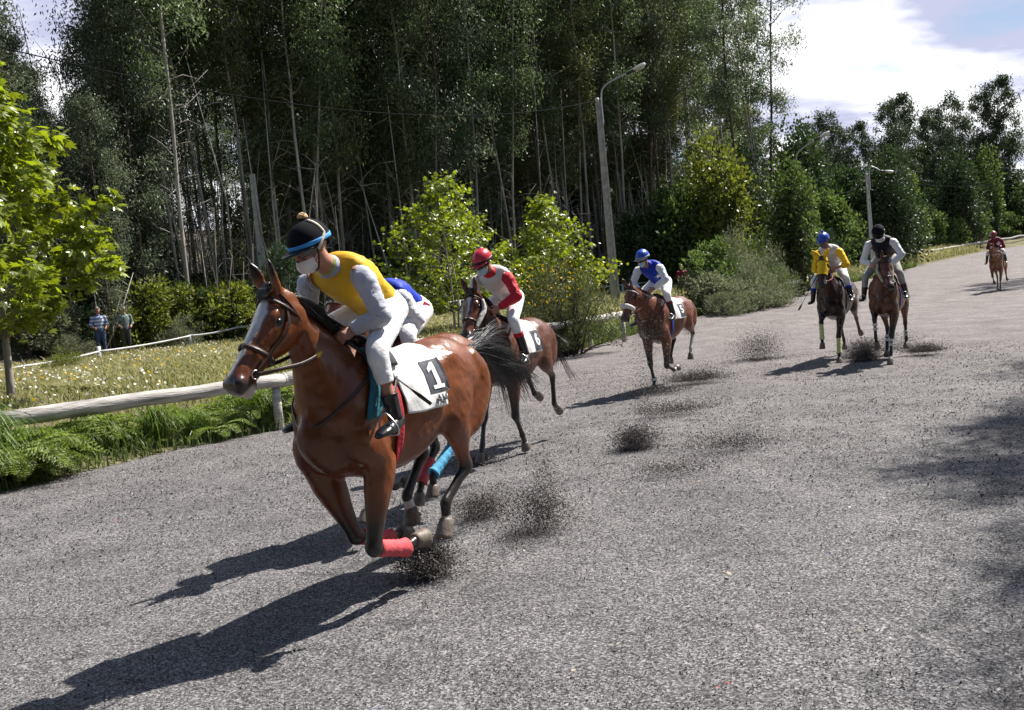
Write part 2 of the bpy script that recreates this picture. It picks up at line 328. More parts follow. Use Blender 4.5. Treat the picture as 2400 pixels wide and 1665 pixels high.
flakes('loose_gravel', np.stack([px, py, zt], 1), rng.uniform(.003, .0078, len(px))*np.clip(r/6, .85, 1.6), cols, gr, .55)
# pale chips and leaf scraps
N = 90; r = 3+rng.random(N)*18; th = rng.uniform(R(56), R(125), N); px, py = r*np.cos(th), r*np.sin(th); ok = edge_dist(px, py) < -.2; px, py = px[ok], py[ok]
c_ = np.array([(.62, .58, .52), (.5, .42, .30), (.55, .10, .09), (.70, .68, .66)])[rng.integers(0, 4, len(px))]
flakes('debris_scraps', np.stack([px, py, track_z(py)+.03], 1), rng.uniform(.008, .018, len(px)), c_*.75, gr, .25)
# ------------------------------------------------------------------ vegetation
def leafmat(name, c, trans=.35, rough=.5, island=.35, objrand=.12, spec=.4): return material(name, c, rough, island=island, objrand=objrand, trans=trans, spec=spec)
M_EUC = [leafmat('eucalyptus_leaf', (.112, .150, .070), .44, .42, .55, .25, .5), leafmat('eucalyptus_leaf_olive', (.128, .145, .058), .44, .42, .55, .25, .5), leafmat('eucalyptus_leaf_grey', (.122, .145, .088), .42, .42, .55, .25, .5)]
M_BARK = material('pale_bark', (.34, .305, .26), .8, noise=(3, .45, 1.35, (1, 1, .18)), bump=(12, .5, .03, (1, 1, .2)), objrand=.35)
M_BARKD = material('dark_bark', (.07, .048, .036), .9, noise=(5, .6, 1.5, (1, 1, .3)), bump=(12, .6, .03))
M_MAPLE = leafmat('plane_leaf', (.195, .235, .036), .42, .30, .5, .0, .8)
M_BUSH = leafmat('bush_leaf', (.095, .135, .040), .36, .45, .5, .25)
M_BUSHY = leafmat('yellow_green_leaf', (.135, .155, .034), .38, .45, .5, .2)
M_DRY = leafmat('grey_dry_leaf', (.165, .18, .105), .3, .6, .4, .2)
M_DARKLEAF = leafmat('acacia_leaf', (.044, .070, .025), .22, .5, .5, .2)
M_PINE = leafmat('pine_needle', (.042, .068, .030), .2, .5, .4, .2)
M_FERN = leafmat('fern_frond', (.165, .215, .050), .42, .5, .3, .2)
M_GRASS = leafmat('green_grass', (.125, .19, .035), .35, .45, .4, .1)
M_STRAW = leafmat('dry_grass', (.30, .285, .135), .35, .6, .35, .0)
M_PETAL = leafmat('white_petal', (.80, .78, .72), .2, .6, .1, 0)
M_YPETAL = leafmat('yellow_petal', (.75, .45, .02), .3, .6, .2, 0)

def leaves(C, D, L, W, rs, bend=.25, roll=None):
    """diamond leaves: centres C, directions D, length L, width W"""
    m = len(C); D = nrm(D); ref = nrm(rs.normal(0, 1, (m, 3))); S = nrm(np.cross(D, ref)); U = np.cross(S, D); L = np.broadcast_to(np.asarray(L, float), (m,))[:, None]; W = np.broadcast_to(np.asarray(W, float), (m,))[:, None]
    V = np.stack([C, C+D*L*.45+S*W+U*L*bend*.2, C+D*L-U*L*bend, C+D*L*.45-S*W+U*L*bend*.2], 1).reshape(-1, 3)
    return V, np.arange(4*m).reshape(-1, 4)

def limbs_mesh(mb, segs, n=6):
    for P, r in segs: mb.tube(P, r, n, up=(1, .2, 0))

def euc_proto(seed, H=22., crown=.5, ncl=70, nl=60, r0=.17, spread=2.4, lean=1.0, ll=(.11, .25)):
    """tall slender tree: bare stem with dead twigs, drooping leaf clusters higher up"""
    rs = np.random.default_rng(seed); k = 10; tt = np.linspace(0, 1, k)
    off = np.cumsum(rs.normal(0, .10*lean, (k, 2)), 0)*tt[:, None]**.7+np.outer(tt**1.3, rs.normal(0, .9*lean, 2))
    tr = np.stack([off[:, 0], off[:, 1], tt*H], 1); mt = MB()
    rad = r0*(1-tt*.86)+.012; mt.tube(spline(tr, 26), spline(rad, 26)[:, 0], 9, up=(1, .1, 0))
    tp = lambda f: np.array([np.interp(f, tt, tr[:, q]) for q in range(3)])
    C, Dv, Ls = [], [], []
    for i in range(ncl):
        f = 1-crown*rs.random()**1.15; b = tp(f); a = rs.uniform(0, 2*math.pi); e = spread*(.35+.65*math.sin(min(1, (1-f)/crown*1.15)*math.pi*.85+.25))*rs.uniform(.35, 1.05)
        tip = b+np.array([math.cos(a)*e, math.sin(a)*e, e*rs.uniform(.15, .8)])
        if i % 2 == 0: mt.tube([b, b*.5+tip*.5+np.array([0, 0, .12*e]), tip], [.035*(1.2-f)+.012, .02, .006], 5, up=(1, .1, .3))
        m = int(nl*rs.uniform(.5, 1.4)); p = tip+rs.normal(0, 1, (m, 3))*np.array([.36, .36, .34])*(.8+.2*e)*rs.uniform(.7, 1.2)
        C.append(p); Dv.append(rs.normal(0, .62, (m, 3))+np.array([0, 0, -.85])); Ls.append(rs.uniform(ll[0], ll[1], m))
    for i in range(34):                                        # bare dead twigs low on the stem
        f = rs.uniform(.10, 1-crown*.8); b = tp(f); a = rs.uniform(0, 2*math.pi); e = rs.uniform(.5, 1.7)
        mt.tube([b, b+np.array([math.cos(a)*e*.5, math.sin(a)*e*.5, e*.25]), b+np.array([math.cos(a)*e, math.sin(a)*e, e*rs.uniform(.1, .9)])], [.014, .010, .005], 4, up=(1, .1, .3))
    C = np.vstack(C); Dv = np.vstack(Dv); Ls = np.concatenate(Ls); V, F = leaves(C, Dv, Ls, Ls*.17, rs, .25)
    Vt, Ft, _ = mt.arrays(); return npmesh('trunk', Vt, Ft), npmesh('crown', V, F, False)

def tree(name, protos, x, y, s, rz, label, cat, group, mats, sz=None, lean=(0, 0)):
    r = empty(name, (x, y, hz(x, y)-.15), rz, s); r.scale = (s, s, sz or s); r.rotation_euler = (lean[0], lean[1], rz); tag(r, label, cat, group)
    for nm, me in zip(('trunk', 'crown'), protos):
        o = bpy.data.objects.new(nm, me); COL.objects.link(o); o.parent = r
    return r
M_FARLEAF = leafmat('distant_leaf', (.052, .074, .030), .22, .5, .5, .2)
EUC = []
for q, (H, cr, nc, sp) in enumerate([(24, .62, 70, 2.0), (22, .68, 70, 2.1), (26, .58, 70, 2.0), (21, .78, 78, 2.2), (23, .50, 58, 1.9), (18, .90, 84, 2.3), (25, .66, 72, 2.2)]):
    a, b = euc_proto(20+q, H, cr, nc, 165, .072+.016*(q % 3), sp); a.materials.append(M_BARK if q % 3 != 2 else M_BARKD); b.materials.append(M_EUC[q % 3]); EUC.append((a, b))
EUCF = []
for q, (H, cr, nc, sp) in enumerate([(18, .92, 80, 2.3), (20, .86, 84, 2.4), (17, .95, 76, 2.1)]):
    a, b = euc_proto(60+q, H, cr, nc, 90, .10, sp, 1.0, (.24, .46)); a.materials.append(M_BARK); b.materials.append(M_FARLEAF); EUCF.append((a, b))
# forest behind the second rail
FL_ = np.array([(-34, 16), (-22, 25), (-14.8, 31), (-8, 40), (-3.8, 44), (6.3, 54), (13, 61), (18, 70)], float)
seg = np.linalg.norm(np.diff(FL_, axis=0), axis=1); cs = np.concatenate([[0], np.cumsum(seg)]); rs = np.random.default_rng(11); pts = []
tries = 0
while len(pts) < 240 and tries < 60000:
    tries += 1
    s_ = rs.uniform(0, cs[-1]); dep = rs.random()**1.35*40+.3; p = np.array([np.interp(s_, cs, FL_[:, k]) for k in (0, 1)]); p2 = np.array([np.interp(s_+.5, cs, FL_[:, k]) for k in (0, 1)]); tn = nrm(p2-p+1e-9); p = p+np.array([-tn[1], tn[0]])*dep
    az = math.degrees(math.atan2(p[0], p[1]))
    if az < -34 or az > 15.2: continue
    if any((p[0]-q[0])**2+(p[1]-q[1])**2 < (1.25 if dep < 12 else 1.9)**2 for q in pts): continue
    pts.append((p[0], p[1], az, dep))
for q in ((16.2, 54.5), (17.2, 57.5), (15.4, 58.5), (18.6, 62.0), (14.6, 53.6)): pts.append((q[0], q[1], math.degrees(math.atan2(q[0], q[1])), 1.))
TALL = 'slender grey-stemmed eucalyptus in the dense forest behind the meadow'
for x, y, az, dep in pts:
    k = int(rs.choice([0, 1, 2, 4, 6, 3, 5], p=[.2, .17, .18, .17, .13, .1, .05])); s = rs.uniform(.86, 1.12); lbl = TALL
    d = math.hypot(x, y)
    if -29.4 < az < -21.8:                                    # the low gap of sky on the left
        k = 5; s = (d*math.tan(R(12.3+(az+25.4)**2*.75))+1.7-hz(x, y))/18*rs.uniform(.85, 1.); s = max(.28, s)
    elif dep > 15 and rs.random() < .85: k = int(rs.choice([5, 3, 0, 1, 6])); s = rs.uniform(.46, .72)     # leafy middle storey
    if az > 14.2: k = [2, 4, 0][int(x*7) % 3]; s = .95
    tree('eucalyptus_tree', EUC[k], x, y, s, rs.uniform(0, 6.28), lbl, 'tree', 'eucalyptus trees of the forest', None, None, (rs.normal(0, .02), rs.normal(-.02, .022)))

# thin dry saplings filling the forest floor
def sapling(seed, H):
    rs = np.random.default_rng(seed); mt = MB(); C, D = [], []
    for k in range(4):
        b = rs.normal(0, .5, 3)*np.array([1, 1, 0]); t_ = b+np.array([rs.normal(0, .6), rs.normal(0, .6), H*rs.uniform(.6, 1)]); mt.tube([b, b*.5+t_*.5+rs.normal(0, .12, 3), t_], [.035, .024, .008], 5, up=(1, .1, .1))
        for i in range(9):
            f = rs.uniform(.15, 1); p = b*(1-f)+t_*f; e = rs.normal(0, .42, 3)+np.array([0, 0, .30]); mt.tube([p, p+e*.6, p+e*1.2+np.array([0, 0, -.1])], [.010, .007, .003], 4, up=(1, .1, .3))
            m = rs.integers(0, 9); C.append(p+e*rs.uniform(.4, 1.2, (m, 1))+rs.normal(0, .16, (m, 3))); D.append(rs.normal(0, .7, (m, 3))+np.array([0, 0, -.6]))
    C, D = np.vstack(C), np.vstack(D); l = rs.uniform(.06, .12, len(C)); V, F = leaves(C, D, l, l*.2, rs, .2); Vt, Ft, _ = mt.arrays(); a, b = npmesh('trunk', Vt, Ft), npmesh('crown', V, F, False); a.materials.append(M_BARK); b.materials.append(M_TWIGLEAF); return a, b
M_TWIGLEAF = leafmat('brown_leaf', (.16, .14, .085), .45, .6, .6, .35)
SAP = [sapling(91, 7), sapling(92, 9), sapling(93, 5)]
rs = np.random.default_rng(41); ns = 0
while ns < 120:
    s_ = rs.uniform(0, cs[-1]); p = np.array([np.interp(s_, cs, FL_[:, k]) for k in (0, 1)]); p2 = np.array([np.interp(s_+.5, cs, FL_[:, k]) for k in (0, 1)]); tn = nrm(p2-p+1e-9); p = p+np.array([-tn[1], tn[0]])*(rs.random()**1.6*34+.4)
    if not -33 < math.degrees(math.atan2(p[0], p[1])) < 15: continue
    tree('sapling', SAP[ns % 3], p[0], p[1], rs.uniform(.8, 1.9), rs.uniform(0, 6), 'thin bare pale-stemmed sapling between the eucalyptus trunks', 'tree', 'saplings inside the forest', None); ns += 1

def mesh_bush(seed, n, rx, ry, h, L, W, up=.35, stems=12, clump=26, irr=.28):
    rs = np.random.default_rng(seed); mt = MB(); C, D = [], []
    for i in range(clump):
        a = rs.uniform(0, 6.28); e = rs.random()**.5; z = rs.random()**.8; k_ = rs.uniform(1-irr, 1+irr); c = k_*np.array([rx*e*math.cos(a)*(1-.45*z), ry*e*math.sin(a)*(1-.45*z), .12*h+h*z*.85*(1-.25*e)])
        m = n//clump; p = c+nrm(rs.normal(0, 1, (m, 3)))*(rs.random((m, 1))**.4)*np.array([rx, ry, h*.6])*rs.uniform(.13, .42); C.append(p); D.append(nrm(p-c)+rs.normal(0, .5, (m, 3))+np.array([0, 0, up]))
        if i < stems: mt.tube([(rs.normal(0, .08)*rx, rs.normal(0, .08)*ry, -.15), c*.5, c], [.022*h**.5, .014*h**.5, .004], 5, up=(1, .1, .2))
    C, D = np.vstack(C), np.vstack(D); C[:, 2] = np.maximum(C[:, 2], .02); l = rs.uniform(.6, 1.3, len(C))*L; V, F = leaves(C, D, l, l*W, rs, .15)
    Vt, Ft, _ = mt.arrays(); return npmesh('stems', Vt, Ft), npmesh('foliage', V, F, False)
def put(name, proto, x, y, s, rz, label, cat, group=None, mat=None, sz=None, dz=0):
    r = empty(name, (x, y, hz(x, y)+dz), rz, s); r.scale = (s, s, sz or s); tag(r, label, cat, group)
    for nm, me in zip(('stems', 'foliage'), proto):
        o = bpy.data.objects.new(nm, me); COL.objects.link(o); o.parent = r
        if mat is not None and nm == 'foliage': o.material_slots[0].link = 'OBJECT'; o.material_slots[0].material = mat
    return r
def bp(*a, mat=M_BUSH, bark=M_BARKD, **k):
    p = mesh_bush(*a, **k); p[0].materials.append(bark); p[1].materials.append(mat); return p
BU = [bp(31, 4200, 1.3, 1.3, 1.9, .13, .30), bp(32, 4200, 1.5, 1.2, 1.5, .11, .34), bp(33, 4200, 1.1, 1.2, 2.6, .14, .28)]
BW = [bp(37, 5200, 1.4, 1.3, 1.7, .17, .07, up=1.1, clump=46, stems=30), bp(38, 5200, 1.2, 1.5, 1.35, .15, .08, up=1.0, clump=46, stems=30), bp(39, 5200, 1.1, 1.2, 2.2, .18, .07, up=1.2, clump=50, stems=34)]
BT = [bp(34, 9000, 2.3, 2.3, 6.5, .24, .34, clump=60, stems=30), bp(35, 9000, 2.0, 2.1, 8.0, .22, .36, clump=64, stems=34)]
# undergrowth along the foot of the forest
rs = np.random.default_rng(17)
for i in range(150):
    s_ = rs.uniform(0, cs[-1]); p = np.array([np.interp(s_, cs, FL_[:, k]) for k in (0, 1)]); p2 = np.array([np.interp(s_+.5, cs, FL_[:, k]) for k in (0, 1)]); tn = nrm(p2-p+1e-9); dep = rs.uniform(.3, 22) if i % 3 else rs.uniform(.2, 2.2); p = p+np.array([-tn[1], tn[0]])*dep
    az = math.degrees(math.atan2(p[0], p[1]))
    if az < -33 or az > 15: continue
    m = [M_BUSH, M_BUSHY, M_DRY, M_BUSH, M_DARKLEAF][i % 5]
    put('undergrowth_bush', BU[i % 3], p[0], p[1], rs.uniform(.7, 1.5), rs.uniform(0, 6), 'leafy bush in the undergrowth at the foot of the forest', 'bush', 'bushes at the foot of the forest', m)

for i in range(64):                                            # taller leafy understorey between the stems
    s_ = rs.uniform(0, cs[-1]); p = np.array([np.interp(s_, cs, FL_[:, k]) for k in (0, 1)]); p2 = np.array([np.interp(s_+.5, cs, FL_[:, k]) for k in (0, 1)]); tn = nrm(p2-p+1e-9); p = p+np.array([-tn[1], tn[0]])*(3+rs.random()**1.3*22)
    if not -33 < math.degrees(math.atan2(p[0], p[1])) < 14: continue
    put('understorey_tree', BT[i % 2], p[0], p[1], rs.uniform(.38, .74), rs.uniform(0, 6), 'small leafy tree growing in the shade between the eucalyptus stems', 'tree', 'understorey trees in the forest', [M_BUSH, M_BUSHY, M_DARKLEAF][i % 3])
for i in range(34):                                            # dense dark trees closing the view at the back of the forest
    a = R(-14+i*.86); r_ = 70+(i*29 % 11)*1.4; x, y = r_*math.sin(a), r_*math.cos(a)
    put('understorey_tree', BT[i % 2], x, y, 1.05+.1*(i % 4), i*.7, 'dark leafy tree at the back of the eucalyptus forest', 'tree', 'trees at the back of the forest', M_DARKLEAF if i % 3 else M_BUSH)
# broad green trees right of the lamp post, dark acacias behind them, more eucalyptus far right
for i, (x, y, s, k, m, lb) in enumerate([
    (10.3, 49.6, 1.02, 0, M_BUSH, 'bushy light-green tree standing just right of the tall lamp post'), (12.2, 48.5, 1.0, 1, M_BUSHY, 'rounded yellow-green tree in front of the bare tall trunks'),
    (15.0, 55, .9, 1, M_DARKLEAF, 'dark bushy tree under the last tall eucalyptus'), (7.6, 50, .8, 0, M_DARKLEAF, 'dark green bushy tree partly behind the tall lamp post'),
    (22.5, 66, 1.30, 1, M_DARKLEAF, 'dense dark acacia with lit top, left one of the acacia clump'), (26.0, 68, 1.28, 0, M_DARKLEAF, 'dense dark acacia beside the far lamp post, in the middle of the clump'), (23.5, 63, .95, 0, M_BUSH, 'lower lit acacia in front of the dark acacia clump'),
    (28.6, 66, 1.0, 1, M_DARKLEAF, 'low dark acacia right of the far lamp post'), (31.5, 72, 1.1, 0, M_DARKLEAF, 'wide dark acacia behind the black-helmeted jockey'), (15.5, 47.0, .86, 1, M_BUSH, 'leafy tree hiding the second lamp post up to its head')]):
    put('broadleaf_tree', BT[k], x, y, s, i*1.3, lb, 'tree', 'bushy trees beyond the lamp post', m)
for i in range(16):
    u = i/15; x = 32+u*26+(i*37 % 5-2)*.5; y = 77+u*22+(i*53 % 7)*.6; put('broadleaf_tree', BT[i % 2], x, y, .75+.12*(i % 4), i*.8, 'dark bushy tree in the dense row below the distant eucalyptus', 'tree', 'dark trees along the far bend', [M_DARKLEAF, M_DARKLEAF, M_BUSH][i % 3])
rs = np.random.default_rng(23)
FAR = [(17.6, 66, .70), (19.4, 72, .86), (20.4, 75, .74), (18.4, 68, .78), (21.3, 78, .80), (23.2, 80, .72), (28.0, 84, .68), (33.5, 92, .68), (37.5, 92, .80), (41, 95, .72), (43.5, 98, .80), (48.5, 96, .92), (50.5, 98, .80), (54, 98, .86), (46, 102, .74), (35, 98, .70), (39.5, 101, .66), (57, 100, .92), (31, 90, .60), (52, 104, .95), (36.0, 86, .55), (42, 90, .55), (47, 92, .55), (30, 82, .5), (33, 84, .52), (39, 88, .6), (44.5, 92, .62), (50, 95, .66), (26.5, 80, .55), (54, 101, .8), (34.5, 88, .66), (37, 97, .78), (45, 96, .85), (40, 92, .62), (48, 104, .9)]
q_ = np.random.default_rng(77); FAR = FAR+[(x+q_.normal(0, 1.2), y+q_.uniform(.5, 3), s*q_.uniform(.62, .95)) for x, y, s in FAR[3:]]
for i, (x, y, s) in enumerate(FAR):
    ft = tree('eucalyptus_tree', EUCF[i % 3], x, y, s*[.98, .86, 1.06, .92, .80][i % 5], rs.uniform(0, 6), 'eucalyptus in the lower distant row under the cloudy sky', 'tree', 'distant eucalyptus row', None)
for i in range(44):
    u = rs.random(); x = 17+u*43+rs.normal(0, 1.5); y = 58+u*37+rs.uniform(1, 9)
    if edge_dist(x, y)[0] < 2.5: continue
    put('undergrowth_bush', BU[i % 3], x, y, rs.uniform(.9, 2.3), rs.uniform(0, 6), 'bush in the thicket beyond the far rail', 'bush', 'bushes beyond the far rail', [M_BUSH, M_DARKLEAF, M_BUSH, M_DRY, M_DARKLEAF][i % 5])

# trees just right of the frame: their shadows fall across the right side of the track
for i, (x, y, s) in enumerate([(8.5, 6.2, .52), (8.6, 5.2, .50), (9.1, 7.2, .58), (10.0, 8.5, .56), (10.8, 9.8, .52), (10.8, 11.1, .55), (11.6, 12.4, .58), (12.5, 13.8, .58), (13.9, 15.8, .58), (25.4, 40.2, .50), (27.0, 43.2, .52), (23.6, 37.0, .36), (16.4, 18.2, .46)]):
    tree('eucalyptus_tree', EUC[[5, 3][i % 2]], x, y, s, i, 'eucalyptus on the right bank of the track, casting shade over it', 'tree', 'trees on the right bank', None)

# unseen trees added behind the camera to cut the fill light from there
for i in range(26):
    a = R(190+i*6.6); r_ = 11+(i*41 % 7)*1.1; x, y = r_*math.cos(a), r_*math.sin(a)-2
    r = put('broadleaf_tree', BT[i % 2], x, y, 1.1+.12*(i % 3), i*.9, 'dark bushy tree added unseen behind the viewpoint to cut the fill light', 'tree', 'trees added behind the viewpoint', M_DARKLEAF); r.location.z = max(r.location.z, 0)

# young plane trees: lobed leaves
def lobed_leaves(C, D, S, rs, N=None):
    m = len(C); A = np.array([90, 62, 42, 22, 2, -30, -90, 210, 178, 158, 138, 118])*math.pi/180; Rr = np.array([1, .52, .86, .46, .72, .40, .22, .40, .72, .46, .86, .52])
    D = nrm(D); Nn = nrm(np.array([0, 0, 1.0])+rs.normal(0, .45, (m, 3)) if N is None else N); X = nrm(np.cross(D, Nn)); Nn = np.cross(X, D)
    P = C[:, None]+(X[:, None]*(np.cos(A)*Rr)[None, :, None]+D[:, None]*(np.sin(A)*Rr)[None, :, None])*S[:, None, None]-Nn[:, None]*(.22*(Rr**2))[None, :, None]*S[:, None, None]
    V = np.concatenate([C[:, None], P], 1).reshape(-1, 3); b = np.arange(m)[:, None]*13
    F = np.concatenate([np.stack([b[:, 0], b[:, 0]+1+k, b[:, 0]+1+(k+1) % 12], 1) for k in range(12)], 0); return V, F
def plane_tree(seed, H, h0, rmax, nl, S, trunk_r, label, x, y, prof, twin=False):
    rs = np.random.default_rng(seed); root = empty('plane_tree', (x, y, hz(x, y)-.05)); tag(root, label, 'tree', 'young plane trees in the meadow'); mt = MB()
    tr = spline([(0, 0, 0), (.03, .02, H*.3), (-.04, .03, H*.62), (0, 0, H*.97)], 14); mt.tube(tr, np.linspace(trunk_r, .012, 14), 10, up=(1, .1, 0))
    if twin: mt.tube(spline([(.10, .05, 0), (.2, .05, H*.25), (.12, .0, H*.5)], 8), np.linspace(trunk_r*.8, .02, 8), 8, up=(1, .1, 0))
    C, D = [], []
    nb = 56
    for i in range(nb):
        f = (i+rs.random())/nb; z = h0+(H-h0)*f; rr = rmax*np.interp(f, prof[0], prof[1]); a = i*2.4+rs.uniform(-.4, .4); e = rr*rs.uniform(.55, 1.2)
        b = np.array([np.interp(z-.35*e, tr[:, 2], tr[:, 0]), np.interp(z-.35*e, tr[:, 2], tr[:, 1]), max(h0*.8, z-.45*e)]); tip = np.array([e*math.cos(a), e*math.sin(a), z+.12*e])
        mt.tube([b, b*.5+tip*.5+np.array([0, 0, .06*e]), tip], [.018*(1.3-f), .011, .004], 5, up=(1, .1, .4))
        m = int(nl/nb*(.4+rr/rmax)); u = .25+.8*rs.random(m)**.55; p = b+(tip-b)*u[:, None]+rs.normal(0, .09+.035*rmax, (m, 3))*np.array([1, 1, .7]); C.append(p)
        D.append(nrm((tip-b)[None]*np.array([1, 1, .3]))*.8+rs.normal(0, .55, (m, 3))+np.array([0, 0, -.45]))
    C, D = np.vstack(C), np.vstack(D); V, F = lobed_leaves(C, D, rs.uniform(.6, 1.25, len(C))*S, rs); Vt, Ft, _ = mt.arrays()
    link('trunk', npmesh('trunk', Vt, Ft), M_BARK, root); link('crown', npmesh('crown', V, F, False), M_MAPLE, root); return root
PR = ([0, .12, .3, .55, .8, 1], [.60, .97, 1, .76, .38, .06])
plane_tree(51, 6.4, 1.55, 1.9, 6200, .150, .075, 'large young plane tree with big bright leaves at the left edge, tied to a stake', -9.25, 16.3, PR)
plane_tree(52, 5.1, .95, 2.45, 4600, .115, .045, 'young plane tree behind the yellow jockey, the left one of the middle pair', -1.78, 29, PR, True)
plane_tree(53, 4.5, .75, 2.4, 4400, .115, .045, 'young plane tree behind the red-helmeted jockey, the right one of the middle pair', 1.55, 31, ([0, .15, .35, .6, .8, 1], [.75, 1, .95, .58, .28, .06]))

# big broom bush with yellow flowers by the rail, and bushes along the rail
r = put('broom_bush', bp(61, 9500, 1.5, 1.25, 2.05, .105, .11, up=.9, stems=40, clump=60, mat=leafmat('broom_twig', (.10, .115, .045), .25, .6, .5, 0)), 1.55, 23.6, 1.12, 0, 'large wiry broom bush with yellow flowers beside the rail, right of the third horse', 'bush')
q = np.random.default_rng(3); c = np.stack([q.normal(-.25, .55, 150), q.normal(0, .55, 150), q.uniform(1.3, 2.25, 150)], 1); V, F = leaves(c, q.normal(0, 1, (150, 3)), .06, .03, q); link('flowers', npmesh('flowers', V, F, False), M_YPETAL, r)
SHR = [(9.6, 36.6, 1.0, 0, M_DRY), (10.9, 38.2, 1.1, 1, M_DRY), (12.2, 40.2, 1.1, 2, M_DRY), (12.6, 44.0, 1.4, 2, M_BUSH), (10.2, 41.0, 1.3, 2, M_BUSH), (8.6, 38.2, 1.2, 0, M_DRY), ]
SHR += [(8.9, 35.8, 1.0, 1, M_DRY), (10.3, 37.2, 1.0, 2, M_DRY), (11.6, 39.2, 1.1, 0, M_BUSH), (11.2, 42.5, 1.5, 2, M_DRY), (9.2, 39.4, 1.3, 2, M_BUSH)]
for i, (x, y, s, k, m) in enumerate(SHR): put('verge_bush', BW[k] if i % 5 else BU[k], x, y, s*.88, i*1.1, 'scrubby bush in the thicket on the verge behind the blue-vested jockey', 'bush', 'scrub on the track verge', m)
pines = bp(64, 3000, .5, .5, 2.6, .22, .05, up=1.2, stems=10, clump=20, mat=M_PINE)
for i, (x, y, s) in enumerate([(20.2, 58.5, 1.0), (21.4, 58.9, 1.15), (22.3, 59.4, .85), (-8.4, 33.5, 1.35), (-9.2, 34.6, 1.1)]): put('young_pine', pines, x, y, s, i, 'upright bright young pine poking out of the scrub' if i < 3 else 'feathery dark young pine at the forest edge left of the leader', 'tree', 'young pines', None)
for i, (x, y, s, k, m) in enumerate([(-12.6, 25.0, .40, 1, M_BUSHY), (-5.0, 24.6, .36, 0, M_BUSHY), (-16.6, 21.5, .5, 0, M_BUSH), (-15.4, 30.6, .6, 1, M_DRY), (-12.6, 33.8, .6, 0, M_DRY)]):
    put('meadow_bush', BW[k], x, y, s*1.15, i*.9, 'small bush growing near the thin back rail in the meadow', 'bush', 'bushes near the back rail', m)

# meadow grass, flowers and verge plants
def blades(name, x, y, h, w, mat, rs, lean=.5, kind='stuff', droop=.25):
    m = len(x); z = height(x, y)+.02; a = rs.uniform(0, 6.28, m); ln = rs.normal(0, lean, (m, 2))*h[:, None]; s = np.stack([np.cos(a), np.sin(a), 0*a], 1)*w[:, None]
    b = np.stack([x, y, z], 1); t_ = b+np.stack([ln[:, 0], ln[:, 1], h], 1); md = b*.5+t_*.5+np.stack([-ln[:, 0]*droop, -ln[:, 1]*droop, h*droop*.5], 1)
    V = np.stack([b-s, b+s, md+s*.8, md-s*.8, t_], 1).reshape(-1, 3); i = np.arange(m)*5
    o = link(name, npmesh(name, V, [np.stack([i, i+1, i+2, i+3], 1), np.stack([i+3, i+2, i+4], 1)], False), mat); return tag(o, kind=kind) if kind else o
rs = np.random.default_rng(29)
def meadow_pts(n, d0, d1, s0=22, s1=74, pw=1.0):
    s_ = rs.uniform(s0, s1, n); P, Nn, _ = along(s_); d = d0+(d1-d0)*rs.random(n)**pw; return P[:, 0]+Nn[:, 0]*d, P[:, 1]+Nn[:, 1]*d
x, y = meadow_pts(125000, .5, 17.5); d = np.hypot(x, y); blades('dry_meadow_grass', x, y, rs.uniform(.08, .26, len(x))*np.clip(d/22, .75, 1.15), .004+.0006*d*rs.uniform(.5, 1, len(x)), M_STRAW, rs, .55)
x, y = meadow_pts(36000, .3, 17.5); d = np.hypot(x, y); blades('green_meadow_grass', x, y, rs.uniform(.06, .2, len(x)), .004+.0006*d, leafmat('meadow_green', (.12, .15, .042), .35, .5, .4, 0), rs, .5)
x, y = meadow_pts(3800, 1.6, 16.5, 24, 72); q = np.array([mnoise.noise(Vector((a*.28, b*.28, 2))) for a, b in zip(x, y)]); ok = q > -.05; x, y = x[ok], y[ok]
zc = height(x, y)+rs.uniform(.16, .34, len(x)); c = np.stack([x, y, zc], 1); V, F = leaves(c, rs.normal(0, 1, (len(c), 3))*np.array([1, 1, .35]), .062, .031, rs, .0); tag(link('daisies', npmesh('daisies', V, F, False), M_PETAL), kind='stuff')
x, y = meadow_pts(140, 3, 12, 40, 52); zc = height(x, y)+rs.uniform(.25, .55, len(x)); V, F = leaves(np.stack([x, y, zc], 1), rs.normal(0, 1, (len(x), 3)), .06, .03, rs, 0); tag(link('yellow_flowers', npmesh('yellow_flowers', V, F, False), M_YPETAL), kind='stuff')
x, y = meadow_pts(26000, -.12, 1.1, 18, 110, 1.3); d = np.hypot(x, y); blades('verge_grass', x, y, rs.uniform(.08, .34, len(x))*np.clip(d/16, .8, 1.3), .004+.0005*d, leafmat('verge_green', (.12, .155, .05), .35, .5, .45, 0), rs, .45)
x, y = meadow_pts(16000, .2, 4.5, 62, 130); blades('verge_straw', x, y, rs.uniform(.3, .8, len(x)), np.full(len(x), .03), M_STRAW, rs, .35)

